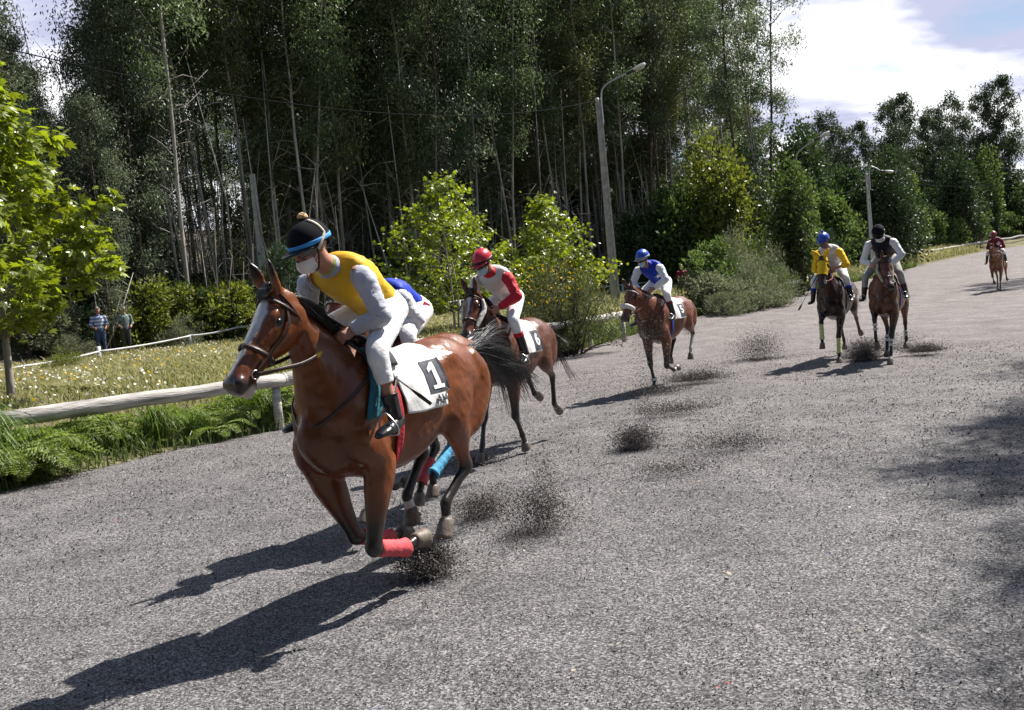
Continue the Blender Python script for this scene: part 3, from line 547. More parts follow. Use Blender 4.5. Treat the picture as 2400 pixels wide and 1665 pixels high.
def fern_proto(seed, n=15, L=.85):
    rs = np.random.default_rng(seed); C, D, Ls = [], [], []; mt = MB()
    for i in range(n):
        a = i*2.4+rs.uniform(-.3, .3); l = L*rs.uniform(.65, 1.15); o = np.array([math.cos(a), math.sin(a), 0]); up = rs.uniform(.55, 1.0)
        P = spline([np.zeros(3), o*l*.25+np.array([0, 0, l*up*.5]), o*l*.65+np.array([0, 0, l*up*.62]), o*l*1.0+np.array([0, 0, l*up*.35])], 26); mt.tube(P[::4], .004, 4, up=(0.1, .2, 1))
        T = nrm(np.gradient(P, axis=0)); S = nrm(np.cross(T, (0, 0, 1)))
        for k in range(3, 26):
            w = .30*l*math.sin(min(1, (k-1)/24)**.7*math.pi*.93)**.8+.01
            for s in (1, -1):
                for q in range(5):
                    C.append(P[k]+S[k]*s*w*q/5); D.append(S[k]*s*.8+T[k]*.45+np.array([0, 0, -.2-.06*q])); Ls.append(w*.30*(1-.12*q)+.010)
    C, D, Ls = np.array(C), np.array(D), np.array(Ls); V, F = leaves(C, D, Ls, Ls*.24, rs, .1); Vt, Ft, _ = mt.arrays(); a, b = npmesh('stems', Vt, Ft), npmesh('foliage', V, F, False); a.materials.append(M_FERN); b.materials.append(M_FERN); return a, b
FE = [fern_proto(71), fern_proto(72, 12, .7), fern_proto(73, 18, .95)]
rs = np.random.default_rng(37)
for i in range(66):
    s_ = rs.uniform(32.0, 46.2) if i > 8 else rs.uniform(27, 33); P, Nn, _ = along(np.array([s_])); d = rs.uniform(.02, 1.15); x, y = P[0]+Nn[0]*d
    put('fern', FE[i % 3], x, y, rs.uniform(.5, 1.2), rs.uniform(0, 6), 'bright green fern in the row along the verge below the near rail', 'fern', 'ferns along the near verge', None, None, -.04)
def tuft_proto(seed, n, h):
    rs = np.random.default_rng(seed); V, F4, F3 = [], [], []
    for i in range(n):
        a = rs.uniform(0, 6.28); b = np.array([rs.normal(0, .10), rs.normal(0, .10), 0]); o = np.array([math.cos(a), math.sin(a), 0]); l = h*rs.uniform(.6, 1.1); e = rs.uniform(.15, .8)
        P = spline([b, b+o*e*l*.25+np.array([0, 0, l*.6]), b+o*e*l*.7+np.array([0, 0, l*.85]), b+o*e*l*1.15+np.array([0, 0, l*(.85-.45*e)])], 7); S = np.array([-o[1], o[0], 0])*.0075
        W = np.array([.7, 1, 1, .85, .65, .4, .05])[:, None]; k = len(V); V += list(np.stack([P-S*W, P+S*W], 1).reshape(-1, 3)); F4 += [(k+2*q, k+2*q+1, k+2*q+3, k+2*q+2) for q in range(6)]
    return npmesh('foliage', np.array(V), np.array(F4), False)
TU = [tuft_proto(81, 260, .8), tuft_proto(82, 200, .6)]
for m in TU: m.materials.append(M_GRASS)
for i, (x, y, s) in enumerate([(-6.55, 10.9, 1.0), (-6.15, 11.6, .85), (-7.0, 10.3, 1.0), (-5.9, 11.9, .7), (-6.9, 11.3, 1.1), (-3.75, 14.4, .8), (-3.3, 15.1, .8), (-2.6, 16.2, .8), (-7.5, 9.6, 1.0), (-4.35, 13.6, .6), (2.6, 27.0, .9), (3.1, 27.8, .8), (1.9, 25.6, .7), (-2.0, 17.4, .8), (-1.4, 18.6, .9), (3.9, 29.6, .8), (-6.35, 10.4, .8), (-5.5, 12.3, .7), (-5.2, 12.7, .8), (-4.8, 13.2, .75), (-6.75, 10.7, 1.15), (-6.3, 11.25, 1.0), (-7.2, 10.8, 1.2), (-5.75, 12.2, .9), (-4.1, 14.0, .8), (-2.9, 15.7, .7), (-7.7, 10.2, 1.2)]):
    o = bpy.data.objects.new('grass_tuft', TU[i % 2]); COL.objects.link(o); o.location = (x, y, hz(x, y)-.03); o.rotation_euler = (0, 0, i*1.7); o.scale = (s, s, s*1.05); tag(o, 'long green grass tuft growing on the verge under the rail', 'grass tuft', 'grass tufts on the verge')
# ------------------------------------------------------------------ rails, posts, cables
M_LOG = material('whitewashed_log', (.50, .47, .435), .85, noise=(5, .45, 1.2, (.5, .5, 4)), bump=(16, .7, .02, (.6, .6, 4)))
M_PIPE = material('white_pipe', (.60, .60, .60), .6, noise=(4, .7, 1.1))
M_CONC = material('concrete', (.36, .33, .29), .85, noise=(6, .7, 1.25), bump=(30, .4, .01))
M_CONCL = material('pale_concrete', (.52, .50, .46), .85, noise=(6, .8, 1.15), bump=(30, .3, .01))
M_CABLE = material('cable', (.010, .010, .011), .9, spec=.1); M_GALV = material('galvanised', (.42, .43, .44), .45, metal=.6, noise=(9, .8, 1.1)); M_LAMPW = material('lamp_cover', (.75, .76, .76), .35); M_LENSG = material('lamp_glass', (.42, .41, .33), .25, spec=.6)
def fence(label, pts, zoff, r, mat, posts, pr, segs=None, rough=.0, cat='fence', group=None, sag=0):
    f = empty('rail_fence', (pts[0][0], pts[0][1], hz(*pts[0][:2]))); tag(f, label, cat, group); b = np.array(f.location)
    P = [np.array([p[0], p[1], p[2] if len(p) > 2 else hz(p[0], p[1])+zoff]) for p in pts]
    for i in range(len(P)-1):
        a, c = P[i], P[i+1]; m = MB(); n_ = 16; tt = np.linspace(0, 1, n_)[:, None]; Q = a*(1-tt)+c*tt; d = nrm(c-a)
        Q = Q+np.array([[0, 0, rough*mnoise.noise(Vector((i*3.1+q*.35, 0, 1)))-sag*4*(q/(n_-1))*(1-q/(n_-1))] for q in range(n_)]); Q[0] -= d*.02; Q[-1] += d*.06
        rad = np.array([r*(1+.10*mnoise.noise(Vector((i*5+q*.5, 2, 0))))*(1.08-.16*q/n_) for q in range(n_)]); m.tube(Q-b, rad, 14, up=(0, 0, 1)); m.build('rail', mat, f)
    for x, y, zt in posts:
        m = MB(); zg = hz(x, y); m.tube(np.array([(x, y, zg-.3), (x, y, zg*.5+zt*.5), (x+.01, y, zt)])-b, [pr*1.05, pr, pr*.95], 12, up=(1, .1, 0)); m.build('post', mat, f)
    return f
near = [(-10.2, 6.6, .74), (-6.65, 11.4, .77), (-3.61, 13.8, .78), (-1.31, 20.0, .87), (2.2, 24.5, .88), (3.35, 26.5, .90)]
fence('whitewashed log rail on short posts along the near side of the track', near, 0, .105, M_LOG, [(-3.72, 13.78, .74), (-10.2, 6.75, .7), (-1.33, 20.05, .8), (2.2, 24.55, .82), (3.4, 26.6, .86), (-6.75, 11.45, .7)], .07, rough=.02)
fence('thin white pipe rail on wooden posts behind the meadow', [(-17, 24.6, .95), (-14.84, 27, 1.07), (-13.87, 30.0, 1.25), (-11.81, 33, 1.46), (-10.38, 34, 1.60), (-3.84, 40, 1.79), (-2.25, 41, 1.83), (6.33, 48, 1.85), (9.6, 49.8, 2.0)], 0, .035, M_PIPE, [(-13.9, 30.02, 1.42), (-11.85, 33.02, 1.5), (-16.9, 24.7, 1.0), (-7.0, 37.2, 1.75), (-2.2, 41.05, 1.85), (6.3, 48.05, 1.9), (2.2, 44.7, 1.86)], .07, sag=.05)
fence('wavy white pole rail curving away along the far verge', [(13.6, 44.2, 1.12), (14.6, 45.0, 1.12), (17.16, 50, 1.32), (21, 57, 1.50), (24.78, 64, 1.74), (29.3, 69.2, 1.98), (33.68, 74, 2.16), (39.2, 79.6, 2.38), (44.86, 85, 2.65), (53.9, 92, 3.06), (62, 96, 3.3)], 0, .10, M_LOG, [(13.6, 44.2, 1.1), (17.16, 50.1, 1.3), (24.8, 64.1, 1.72), (33.7, 74.1, 2.1), (44.9, 85.1, 2.6), (21, 57.1, 1.48)], .08, rough=.10)

def cable(label, a, b, sag, r=.018):
    a, b = arr_(*a), arr_(*b); t_ = np.linspace(0, 1, 40)[:, None]; P = a*(1-t_)+b*t_-np.array([0, 0, 1])*(4*sag*t_*(1-t_)); m = MB(); m.tube(P-a, r, 6, up=(0, .1, 1)); o = m.build('power_cable', M_CABLE); o.location = a; return tag(o, label, 'cable', 'cables strung between the lamp posts')
def arr_(*p): return np.array(p, float)
def lamp_post(label, x, y, zt, head, w=.20, arm=True, mat=M_CONC):
    zg = hz(x, y); r = empty('lamp_post', (x, y, zg)); tag(r, label, 'lamp post', 'concrete lamp posts'); H = zt-zg; m = MB(); ws = np.linspace(w, w*.62, 6)
    for s in (-1, 1):                                    # two flanges and a recessed web
        m.rings([[(s*q*.5-.045*q/w, -q*.42, z), (s*q*.5+.045*q/w, -q*.42, z), (s*q*.5+.045*q/w, q*.42, z), (s*q*.5-.045*q/w, q*.42, z)] for q, z in zip(ws, np.linspace(-.4, H, 6))])
    m.build('post', mat, r, False); m = MB(); m.rings([[(-q*.42, -q*.25, z), (q*.42, -q*.25, z), (q*.42, q*.25, z), (-q*.42, q*.25, z)] for q, z in zip(ws, np.linspace(-.4, H-.02, 6))]); m.build('web', mat, r, False)
    if arm:
        h = arr_(*head)-arr_(x, y, zg); d = h.copy(); m = MB(); P = spline([(.12, -.12, H-1.0), (.12, -.12, H+.10), (.12+d[0]*.10, -.12+d[1]*.10, H+.55), (d[0]*.55, d[1]*.55, (H+.55)*.45+h[2]*.55), (d[0]*.8, d[1]*.8, h[2]-.12)], 30); m.tube(P, .038, 10, up=(.3, 1, 0)); ar = m.build('arm', M_GALV, r)
        e = nrm(h-np.array([d[0]*.55, d[1]*.55, (H+.55)*.45+h[2]*.55])); b = arr_(d[0]*.8, d[1]*.8, h[2]-.12); sd_ = nrm(np.cross(e, (0, 0, 1))); up_ = np.cross(sd_, e); hd_ = empty('lamp_head', (0, 0, 0), parent=r)
        m = MB(); m.tube([b-e*.05, b+e*.0, b+e*.30], [(.06, .05), (.075, .06), (.085, .065)], 12, up=sd_); m.build('gear_box', M_BLACKL_, hd_)
        m = MB(); m.tube(spline([b+e*.28, b+e*.38, b+e*.6, b+e*.78, b+e*.82], 12)+up_*.03, spline([(.09, .04), (.14, .06), (.15, .07), (.10, .05), (.02, .02)], 12), 16, up=sd_); m.build('cover', M_LAMPW, hd_)
        m = MB(); m.tube(spline([b+e*.33, b+e*.45, b+e*.62, b+e*.76], 10)-up_*.035, spline([(.05, .02), (.12, .07), (.12, .08), (.04, .03)], 10), 14, up=sd_); m.build('diffuser', M_LENSG, hd_)
        m = MB(); m.tube([(-.05, -.05, H), (-.05, -.05, H+.14)], [.10, .085], 12, up=(1, .1, 0)); m.build('insulator', M_CONCL, r)
    return r
M_BLACKL_ = material('lamp_gear', (.015, .015, .017), .5)
lamp_post('tall concrete lamp post in the middle, curved arm with white lamp head', 4.62, 37.8, 9.55, (6.15, 36.9, 10.55), .30)
lamp_post('lamp post mostly hidden in the trees, only its white head showing', 16.4, 49.2, 7.6, (17.7, 48.3, 8.75), .22)
lamp_post('pale lamp post behind the black-helmeted jockey, short arm to the right', 24.85, 60, 7.6, (25.8, 59.5, 7.9), .22, True, M_CONCL)
lamp_post('pale utility pole without a lamp, behind the leading horse', -10.75, 40, 8.3, None, .27, False, M_CONCL)
cable('thick sagging cable from the top left corner to the middle lamp post', (-12.6, 14.5, 8.3), (4.55, 37.8, 9.6), 1.38, .014)
cable('thin cable from the middle lamp post towards the hidden lamp post', (4.65, 37.8, 9.4), (16.4, 49.2, 7.5), .8)
cable('thin cable sagging from the hidden lamp post to the pale far lamp post', (16.4, 49.2, 7.2), (24.85, 60, 7.5), 1.2, .016)
cable('thin cable running right from the pale far lamp post', (24.85, 60, 7.4), (52, 78, 8.2), 1.0, .016)
m = MB(); zg = hz(-9.4, 16.15); m.tube([(0, 0, -.2), (0, 0, 1.35)], [.055, .05], 10, up=(1, .1, 0)); o = m.build('wooden_stake', material('stake', (.07, .055, .045), .9, noise=(9, .6, 1.4)), None, True, (-9.42, 16.1, zg)); tag(o, 'dark wooden stake beside the trunk of the left plane tree', 'stake')
# ------------------------------------------------------------------ horses
M_COAT = material('horse_coat', rough=.32, attr=True, noise=(7, .60, 1.05), bump=(16, .25, .03, (1, 1.6, .7)), coat=.28, spec=.4, roughvar=(5, .25, .46))
M_HAIR = material('horse_hair', (.017, .016, .019), .36, island=.8, spec=.7)
M_HAIRB = material('chestnut_hair', (.13, .045, .015), .5, island=.5)
M_HOOF = material('hoof_horn', (.16, .125, .10), .55, noise=(30, .6, 1.3), bump=(60, .3, .01))
M_EYE = material('eye', (.008, .005, .004), .22, spec=.5)
M_LEATHER = material('dark_leather', (.035, .018, .012), .42, noise=(40, .6, 1.5), bump=(120, .3, .004))
M_BLACKL = material('black_leather', (.012, .012, .014), .38, noise=(30, .6, 1.6), bump=(90, .3, .004))
M_STEEL = material('steel', (.55, .55, .56), .3, metal=1)
M_CLOTHW = material('white_cloth', (.78, .77, .76), .85, noise=(8, .93, 1.04), bump=(14, .35, .02))
M_PRINTB = material('black_print', (.022, .024, .032), .75, noise=(14, .5, 3.2))
M_WOOL = material('white_sheepskin', (.80, .78, .72), .95, noise=(60, .8, 1.1), bump=(110, 1, .02))
M_WOOLC = material('cream_sheepskin', (.62, .57, .42), .95, noise=(60, .6, 1.15), bump=(110, 1, .02))

def wrapmat(name, c): return material(name, c, .8, noise=(25, .8, 1.15), bump=(40, .5, .01))

def arr(*p): return np.array(p, float)

TR = arr((.80, 1.18, 1.04, .06, 1), (.745, 1.27, .96, .09, 1), (.65, 1.40, .885, .150, 1), (.53, 1.50, .85, .198, 1.1), (.41, 1.58, .82, .235, 1.35),
         (.31, 1.612, .80, .25, 1.5), (.18, 1.575, .795, .262, 1.25), (.05, 1.525, .80, .278, 1), (-.10, 1.505, .83, .283, .95), (-.25, 1.525, .90, .272, .95),
         (-.40, 1.56, .99, .265, 1), (-.53, 1.565, 1.03, .262, 1), (-.65, 1.53, 1.06, .235, 1), (-.77, 1.44, 1.10, .18, 1), (-.86, 1.30, 1.14, .085, 1))

def trunk_rings(n=34, m=32):
    Rw = spline(TR, n); a = np.linspace(0, 2*math.pi, m, endpoint=False); out = []
    for x, top, bot, w, e in Rw:
        zc = bot+.46*(top-bot); c, s = np.cos(a), np.sin(a)
        z = np.where(c > 0, zc+(top-zc)*c, zc+(zc-bot)*c)
        y = w*np.sign(s)*np.where(c > 0, np.abs(s)**e, np.abs(s)**.92)
        out.append(np.stack([np.full(m, x), y, z], 1))
    return np.array(out)

class Head:
    HS = arr((-.07, .035, .15, .058), (.02, .0, .215, .078), (.14, -.006, .268, .095), (.26, -.002, .285, .101), (.38, .004, .262, .092), (.50, .008, .212, .077),
             (.62, .010, .172, .068), (.74, .010, .148, .062), (.85, .006, .142, .066), (.93, .008, .138, .070), (.985, .022, .105, .058), (1.015, .05, .05, .034))
    def __init__(s, poll, muzzle, tilt=0, L=None):
        s.P = np.array(poll, float); d = np.array(muzzle, float)-s.P; s.A = nrm(d); s.len = L or .585
        l = nrm(np.cross((0, 0, 1), s.A)); n = np.cross(s.A, l)
        s.L = l*math.cos(tilt)+n*math.sin(tilt); s.N = np.cross(s.A, s.L)
    def pt(s, t, n, y): return s.P+s.A*s.len*t+s.N*n+s.L*y
    def ring(s, t, grow=0, m=24, a0=0, a1=2*math.pi, closed=True):
        r = [np.interp(t, s.HS[:, 0], s.HS[:, k]) for k in (1, 2, 3)]
        a = np.linspace(a0, a1, m, endpoint=not closed); c, q = np.cos(a), np.sin(a)
        hd = r[1]/2+grow; w = r[2]+grow
        wy = np.where(c < 0, 1-.28*np.abs(c), 1-.10*np.abs(c))
        return s.pt(t, -r[0]-r[1]/2, 0)+s.N*(hd*np.sign(c)*np.abs(c)**.85)[:, None]+s.L*(w*wy*np.sign(q)*np.abs(q)**.85)[:, None]
    def coords(s, V):
        d = V-s.P; return d@s.A/s.len, d@s.N, d@s.L

FORE = [(0, [(0, .080, .115), (.2, .080, .112), (.45, .068, .090), (.75, .050, .062), (.92, .049, .055)]), (1, [(0, .052, .058), (.12, .044, .048), (.3, .028, .034), (.6, .027, .033), (.85, .030, .037)]),
        (2, [(0, .036, .042), (.45, .029, .035), (.8, .032, .036), (1, .040, .044)])]
HIND = [(0, [(0, .10, .17), (.5, .11, .18), (.85, .10, .15)]), (1, [(0, .092, .135), (.3, .075, .105), (.6, .052, .072), (.86, .039, .055)]), (2, [(0, .044, .060), (.12, .038, .050), (.3, .030, .040), (.7, .029, .037), (.88, .031, .040)]),
        (3, [(0, .037, .045), (.45, .030, .036), (.8, .033, .037), (1, .041, .045)])]

def leg_tube(J, spec):
    P, r = [], []
    for i, st in spec:
        for t, a, b in st: P.append(J[i]*(1-t)+J[i+1]*t); r.append((a, b))
    return spline(P, len(P)*2), np.maximum(spline(r, len(r)*2), .01)

def horse_at(loc, hd, z=0): return loc[0], loc[1], z, hd

def build_horse(label, loc, hd, D, group='racehorses galloping on the gravel track'):
    """local frame: x forward, y left, z up, origin on the ground under the girth"""
    root = empty('racehorse', loc, hd, D.get('S', 1)); tag(root, label, 'horse', group)
    J = {k: arr(*D[k]) for k in ('FL', 'FR', 'HL', 'HR')}
    H = Head(D['poll'], D['muzzle'], D.get('tilt', 0))
    vx = D.get('voxel', .012)
    mb = MB(); mb.rings(trunk_rings()*arr(1, D.get('slim', .96), 1))
    # neck, drawn between a crest line and an under line
    P = H.P; thr = H.pt(.20, -.235, 0)
    wth = arr(.22, 0, 1.56); cst = arr(.73, 0, 1.08)
    yl = arr(0, P[1], 0)
    top = spline([wth, arr(.36, 0, 1.60), wth*.45+P*.55+arr(-.02, 0, D.get('arch', .01)), wth*.15+P*.85+arr(-.01, 0, .025+D.get('arch', .01)*.5), H.pt(.0, -.015, 0)], 16)
    bot = spline([arr(.68, 0, .98), cst+arr(.02, 0, .1), cst*.5+thr*.5+arr(.015, 0, .0), cst*.15+thr*.85, H.pt(.28, -.22, 0)], 16)
    wd = spline([.20, .175, .105, .082, .072], 16)[:, 0]
    rg = []
    a = np.linspace(0, 2*math.pi, 24, endpoint=False)
    for k in range(16):
        c = (top[k]+bot[k])/2; o = (top[k]-bot[k])/2
        ax = nrm(np.cross(o, arr(1, 0, 0) if k < 3 else nrm(P-wth))); ax = ax*np.sign(ax[1]) if abs(ax[1]) > 1e-6 else arr(0, 1, 0)
        cs, sn = np.cos(a), np.sin(a)
        rg.append(c+o*cs[:, None]+ax*(wd[k]*np.sign(sn)*np.abs(sn)**np.where(cs > 0, 1.25, .9))[:, None])
    mb.rings(rg)
    # head
    mb.rings([H.ring(t) for t in np.linspace(-.06, 1.005, 26)])
    HM = np.stack([H.A, H.L, H.N], 1)
    for s in (1, -1):
        mb.ell(H.pt(.17, -.165, .058*s), (.105, .038, .095), HM)              # cheek
        mb.ell(H.pt(.265, -.048, .078*s), (.050, .022, .022), HM)             # brow
        mb.ell(H.pt(.925, -.048, .050*s), (.040, .024, .034), HM)             # nostril wing
        mb.tube([H.pt(.62, -.045, .052*s), H.pt(.45, -.06, .072*s), H.pt(.33, -.085, .088*s)], [.010, .014, .012], 8)   # facial crest
        b = H.pt(.0, -.005, .052*s); ed = nrm(H.N*.85-H.A*D.get('earback', .45)+H.L*D.get('earout', .18)*s)
        mb.tube([b-ed*.03, b+ed*.02, b+ed*.07, b+ed*.12, b+ed*.165], [(.030, .024), (.036, .024), (.043, .021), (.030, .018), (.008, .008)], 10, up=H.L*s+H.A*.8)
    mb.ell(H.pt(.90, -.150, 0), (.055, .040, .026), HM)                       # chin
    # shoulders, forelegs
    for k, s in (('FL', 1), ('FR', -1)):
        j = J[k]; ps = arr(.63, .125*s, 1.13)
        mb.tube(spline([arr(.25, .11*s, 1.50), arr(.40, .165*s, 1.36), arr(.56, .175*s, 1.20), ps], 9), spline([(.045, .10), (.062, .15), (.068, .14), (.064, .09)], 9), 12)
        mb.tube(spline([ps, (ps+j[0])/2+arr(0, .03*s, 0), j[0]], 8), spline([(.070, .10), (.074, .13), (.076, .11)], 8), 12)
        mb.ell(j[0]*.88+j[1]*.12+arr(-.045, .0, .03), (.06, .05, .10))
        mb.tube(*leg_tube(j, FORE), 12)
    for k, s in (('HL', 1), ('HR', -1)):
        j = J[k]
        mb.tube(*leg_tube(j, HIND), 14)
        gm = j[1]*.55+j[2]*.45+arr(-.06, 0, .02)
        mb.tube(spline([arr(-.64, .12*s, 1.40), arr(-.79, .125*s, 1.24), (arr(-.78, .13*s, 1.1)+gm)/2, gm], 10), spline([(.09, .12), (.095, .11), (.085, .10), (.045, .05)], 10), 12)
        t = nrm(j[2]-j[1]); b = nrm(np.cross(arr(0, 1, 0), t)); b = b if b[0] < 0 else -b
        mb.ell(j[2]+b*.045-t*.025, (.026, .022, .030))                          # point of hock
        mb.ell(arr(-.42, .155*s, 1.39), (.15, .075, .09))                         # hip
    me, V = remesh(mb, vx, int(round(9*(.012/vx))) if vx > .009 else 9)
    # relax the trunk, neck and shoulders so that no seams of the construction remain
    ed_ = np.empty(len(me.edges)*2, np.int32); me.edges.foreach_get('vertices', ed_); ed_ = ed_.reshape(-1, 2); deg = np.bincount(ed_.ravel(), minlength=len(V))[:, None]
    t0_, n0_, y0_ = H.coords(V); wl = sstep(.74, .92, V[:, 2])*(1-sstep(.93, .80, V[:, 0]*0+np.where(((t0_ > -.05)*(n0_ > -.32) + (t0_ > -.5)*(n0_ > .035))*(t0_ < 1.2)*(np.abs(y0_) < .17)*(n0_ < .3)*(V[:, 2] > H.P[2]-.75), 0, 1)))
    for _ in range(int(26*(.012/vx)**1.5)):
        S_ = np.zeros_like(V); np.add.at(S_, ed_[:, 0], V[ed_[:, 1]]); np.add.at(S_, ed_[:, 1], V[ed_[:, 0]]); V = V+(S_/deg-V)*(.6*wl)[:, None]
    me.vertices.foreach_set('co', V.astype(np.float32).ravel()); me.update()
    nv = np.empty(len(V)*3, np.float32); me.vertices.foreach_get('normal', nv); nv = nv.reshape(-1, 3)
    big = sstep(.5, .9, V[:, 2]); V = V+nv*(big*(.0045*vnoise(V*arr(1, 1, .55), 9, 4)+.0022*vnoise(V, 24, 6)))[:, None]; me.vertices.foreach_set('co', V.astype(np.float32).ravel()); me.update()
    # --- coat colour per vertex
    c0 = arr(*D['coat']); n1 = vnoise(V, 3.2, 1); n2 = vnoise(V, 14, 2)
    C = c0*(1+.22*n1+.10*n2)[:, None]
    dk = D.get('dark', arr(.014, .010, .009))
    dl = D.get('chest_shade_tone', 0)
    if dl: C = C*(1-dl*sstep(1.35, 1.0, V[:, 2])*sstep(.35, .7, V[:, 0]))[:, None]  # chest shade painted into the coat; on the hooded bay its own near-black chest
    best = np.full(len(V), 9.); blk = np.zeros(len(V)); wht = np.zeros(len(V))
    for k, spec in (('FL', ((.38, .82), (1, 1), (1, 1))), ('FR', ((.38, .82), (1, 1), (1, 1))), ('HL', ((0, 0), (.55, 1), (1, 1), (1, 1))), ('HR', ((0, 0), (.55, 1), (1, 1), (1, 1)))):
        j = J[k]; sock = D.get('sock', {}).get(k)
        for i, (lo, hi) in enumerate(spec):
            d = j[i+1]-j[i]; t = np.clip((V-j[i])@d/(d@d), 0, 1); ds = np.linalg.norm(V-j[i]-t[:, None]*d, axis=1)
            bb = np.full(len(V), float(hi)) if lo == 1 else (sstep(lo, hi, t+.06*n2) if hi > 0 else 0*t)
            u = ds < best; lim = ds < (.075 if i == len(spec)-1 else .11)
            best = np.where(u, ds, best); blk = np.where(u, bb*lim, blk)
            ww = (sstep(sock-.06, sock+.06, i-(len(spec)-2)+t+.04*n2) if sock is not None else 0*t)*lim
            wht = np.where(u, ww, wht)
    if D.get('points', 1): C = C*(1-blk[:, None])+dk*blk[:, None]
    C = C*(1-wht[:, None])+arr(.62, .58, .54)*wht[:, None]
    t, nn, yy = H.coords(V); hm = (t > -.1)*(t < 1.1)*(np.abs(yy) < .16)*(nn > -.34)*(nn < .12)
    mz = hm*sstep(.76, .92, t+.04*n2); C = C*(1-mz[:, None]*.93)+arr(.03, .024, .022)*(mz[:, None]*.93)
    for s in (1, -1):                                                          # dark eye rims and nostrils
        e = H.pt(.285, -.078, .095*s); q = sstep(.055, .025, np.linalg.norm(V-e, axis=1)); C = C*(1-.8*q[:, None])
        e = H.pt(.955, -.048, .058*s); q = sstep(.026, .014, np.linalg.norm((V-e), axis=1)); C = C*(1-.9*q[:, None])
    if D.get('blaze'):
        B = arr(*D['blaze']); w = np.interp(t, B[:, 0], B[:, 1], 0, 0); off = np.interp(t, B[:, 0], B[:, 2])
        edge = np.abs(yy-off)+.012*n2+.006*vnoise(V, 40, 5); m_ = hm*sstep(.012, -.004, edge-w)*(nn > -.085)*(w > .002)
        C = C*(1-m_[:, None])+arr(.80, .77, .75)*m_[:, None]
    er = sstep(.035, .075, nn)*(t > -.35)*(t < .2)*(np.abs(yy) < .14)*(V[:, 2] > H.P[2]+.02); C = C*(1-er[:, None]*D.get('ear_shade', .75))  # inner-ear shadow painted into the coat, over the whole ear
    if D.get('pinklip'):
        e = H.pt(.95, -.135, .01); q = sstep(.075, .04, np.linalg.norm(V-e, axis=1)); C = C*(1-q[:, None])+arr(.62, .50, .47)*q[:, None]
    ml = hm*sstep(.006, .002, np.abs(nn+.088+.02*(t-.9)))*sstep(.76, .80, t); C = C*(1-.8*ml[:, None])
    du = D.get('dust', .6)*.22*sstep(.75, .15, V[:, 2])*(.5+n2)+D.get('dust', .6)*.06*(vnoise(V, 30, 8) > .25)*sstep(1.3, .8, V[:, 2]); C = C*(1-np.clip(du, 0, .4)[:, None])+arr(.17, .15, .135)*np.clip(du, 0, .4)[:, None]
    setcol(me, np.clip(C, .003, .9))
    body = link('body', me, M_COAT, root)
    bvh = BVHTree.FromPolygons([Vector(v) for v in V], [tuple(p.vertices) for p in me.polygons])
    for s in (1, -1):
        m = MB(); m.ell(H.pt(.285, -.080, .085*s), (.021, .015, .018), HM, 14, 9); m.build('eye', M_EYE, root)
    for k in ('FL', 'FR', 'HL', 'HR'):
        j = J[k]; c, tp = j[-2], j[-1]; m = MB(); ax = nrm(tp-c); L = np.linalg.norm(tp-c)
        prev = nrm(c-j[-3]); fw = nrm(np.cross(arr(0, 1, 0), ax)); fw = fw if fw@np.cross(arr(0, 1, 0), prev) > 0 else -fw
        fw = D.get('hoofdir', {}).get(k, 1)*fw
        rr = []; aa = np.linspace(0, 2*math.pi, 18, endpoint=False)
        for q, r1, r2, sh in ((-.12, .036, .038, 0), (0, .044, .047, 0), (.35, .049, .052, .006), (.8, .054, .060, .014), (.97, .055, .062, .016), (1, .050, .056, .016)):
            rr.append(c+ax*L*q-fw*sh*1.0+arr(0, 1, 0)*(r1*np.cos(aa))[:, None]+fw*(r2*np.sin(aa))[:, None])
        hf = m.rings(rr).build('hoof', M_HOOF, root)
    # --- helper that finds the skin: from an axis point outwards
    def surf(x, ph, off=0., zc=1.22):
        dv = Vector((0, math.sin(ph), math.cos(ph))); o = Vector((x, 0, zc))
        h = bvh.ray_cast(o+dv*.55, -dv, .6)
        return np.array((h[0] if h[0] else o+dv*.27)+dv*off)
    def patch(name, mat, fx, ph0, ph1, nx=26, nph=60, off=.02, thick=.008, wr=.004, zc=1.22, parent=root, seed=1):
        """fx(phi) -> (x_front, x_back): a sheet lying on the trunk"""
        V1, V2 = [], []
        for i in range(nph):
            ph = ph0+(ph1-ph0)*i/(nph-1); xf, xb = fx(ph)
            for k in range(nx):
                x = xf+(xb-xf)*k/(nx-1); w = wr*mnoise.noise(Vector((x*9+seed, ph*3, seed)))
                V1.append(surf(x, ph, off+w, zc)); V2.append(surf(x, ph, off+w-thick, zc))
        V1 = np.array(V1).reshape(nph, nx, 3)
        for _ in range(3):
            V1[1:-1] = .5*V1[1:-1]+.25*(V1[:-2]+V1[2:]); V1[:, 1:-1] = .5*V1[:, 1:-1]+.25*(V1[:, :-2]+V1[:, 2:])
        m = MB()
        i = np.arange(nph-1)[:, None]*nx; j = np.arange(nx-1)[None]
        Q = np.stack([i+j, i+j+1, i+nx+j+1, i+nx+j], -1).reshape(-1, 4)
        m.add(V1.reshape(-1, 3), None, Q)
        o = m.build(name, mat, parent)
        if name == 'saddle_cloth': D['_cb'] = BVHTree.FromPolygons([Vector(v) for v in V1.reshape(-1, 3)], [tuple(int(i_) for i_ in q) for q in Q])
        sm = o.modifiers.new('thick', 'SOLIDIFY'); sm.thickness = thick; sm.offset = 0
        return o
    hair = D.get('hair', M_HAIR)
    # mane: locks along the crest, lifted by the wind
    m = MB(); rs = np.random.default_rng(D.get('seed', 3)); ms = D.get('mane_side', 1)
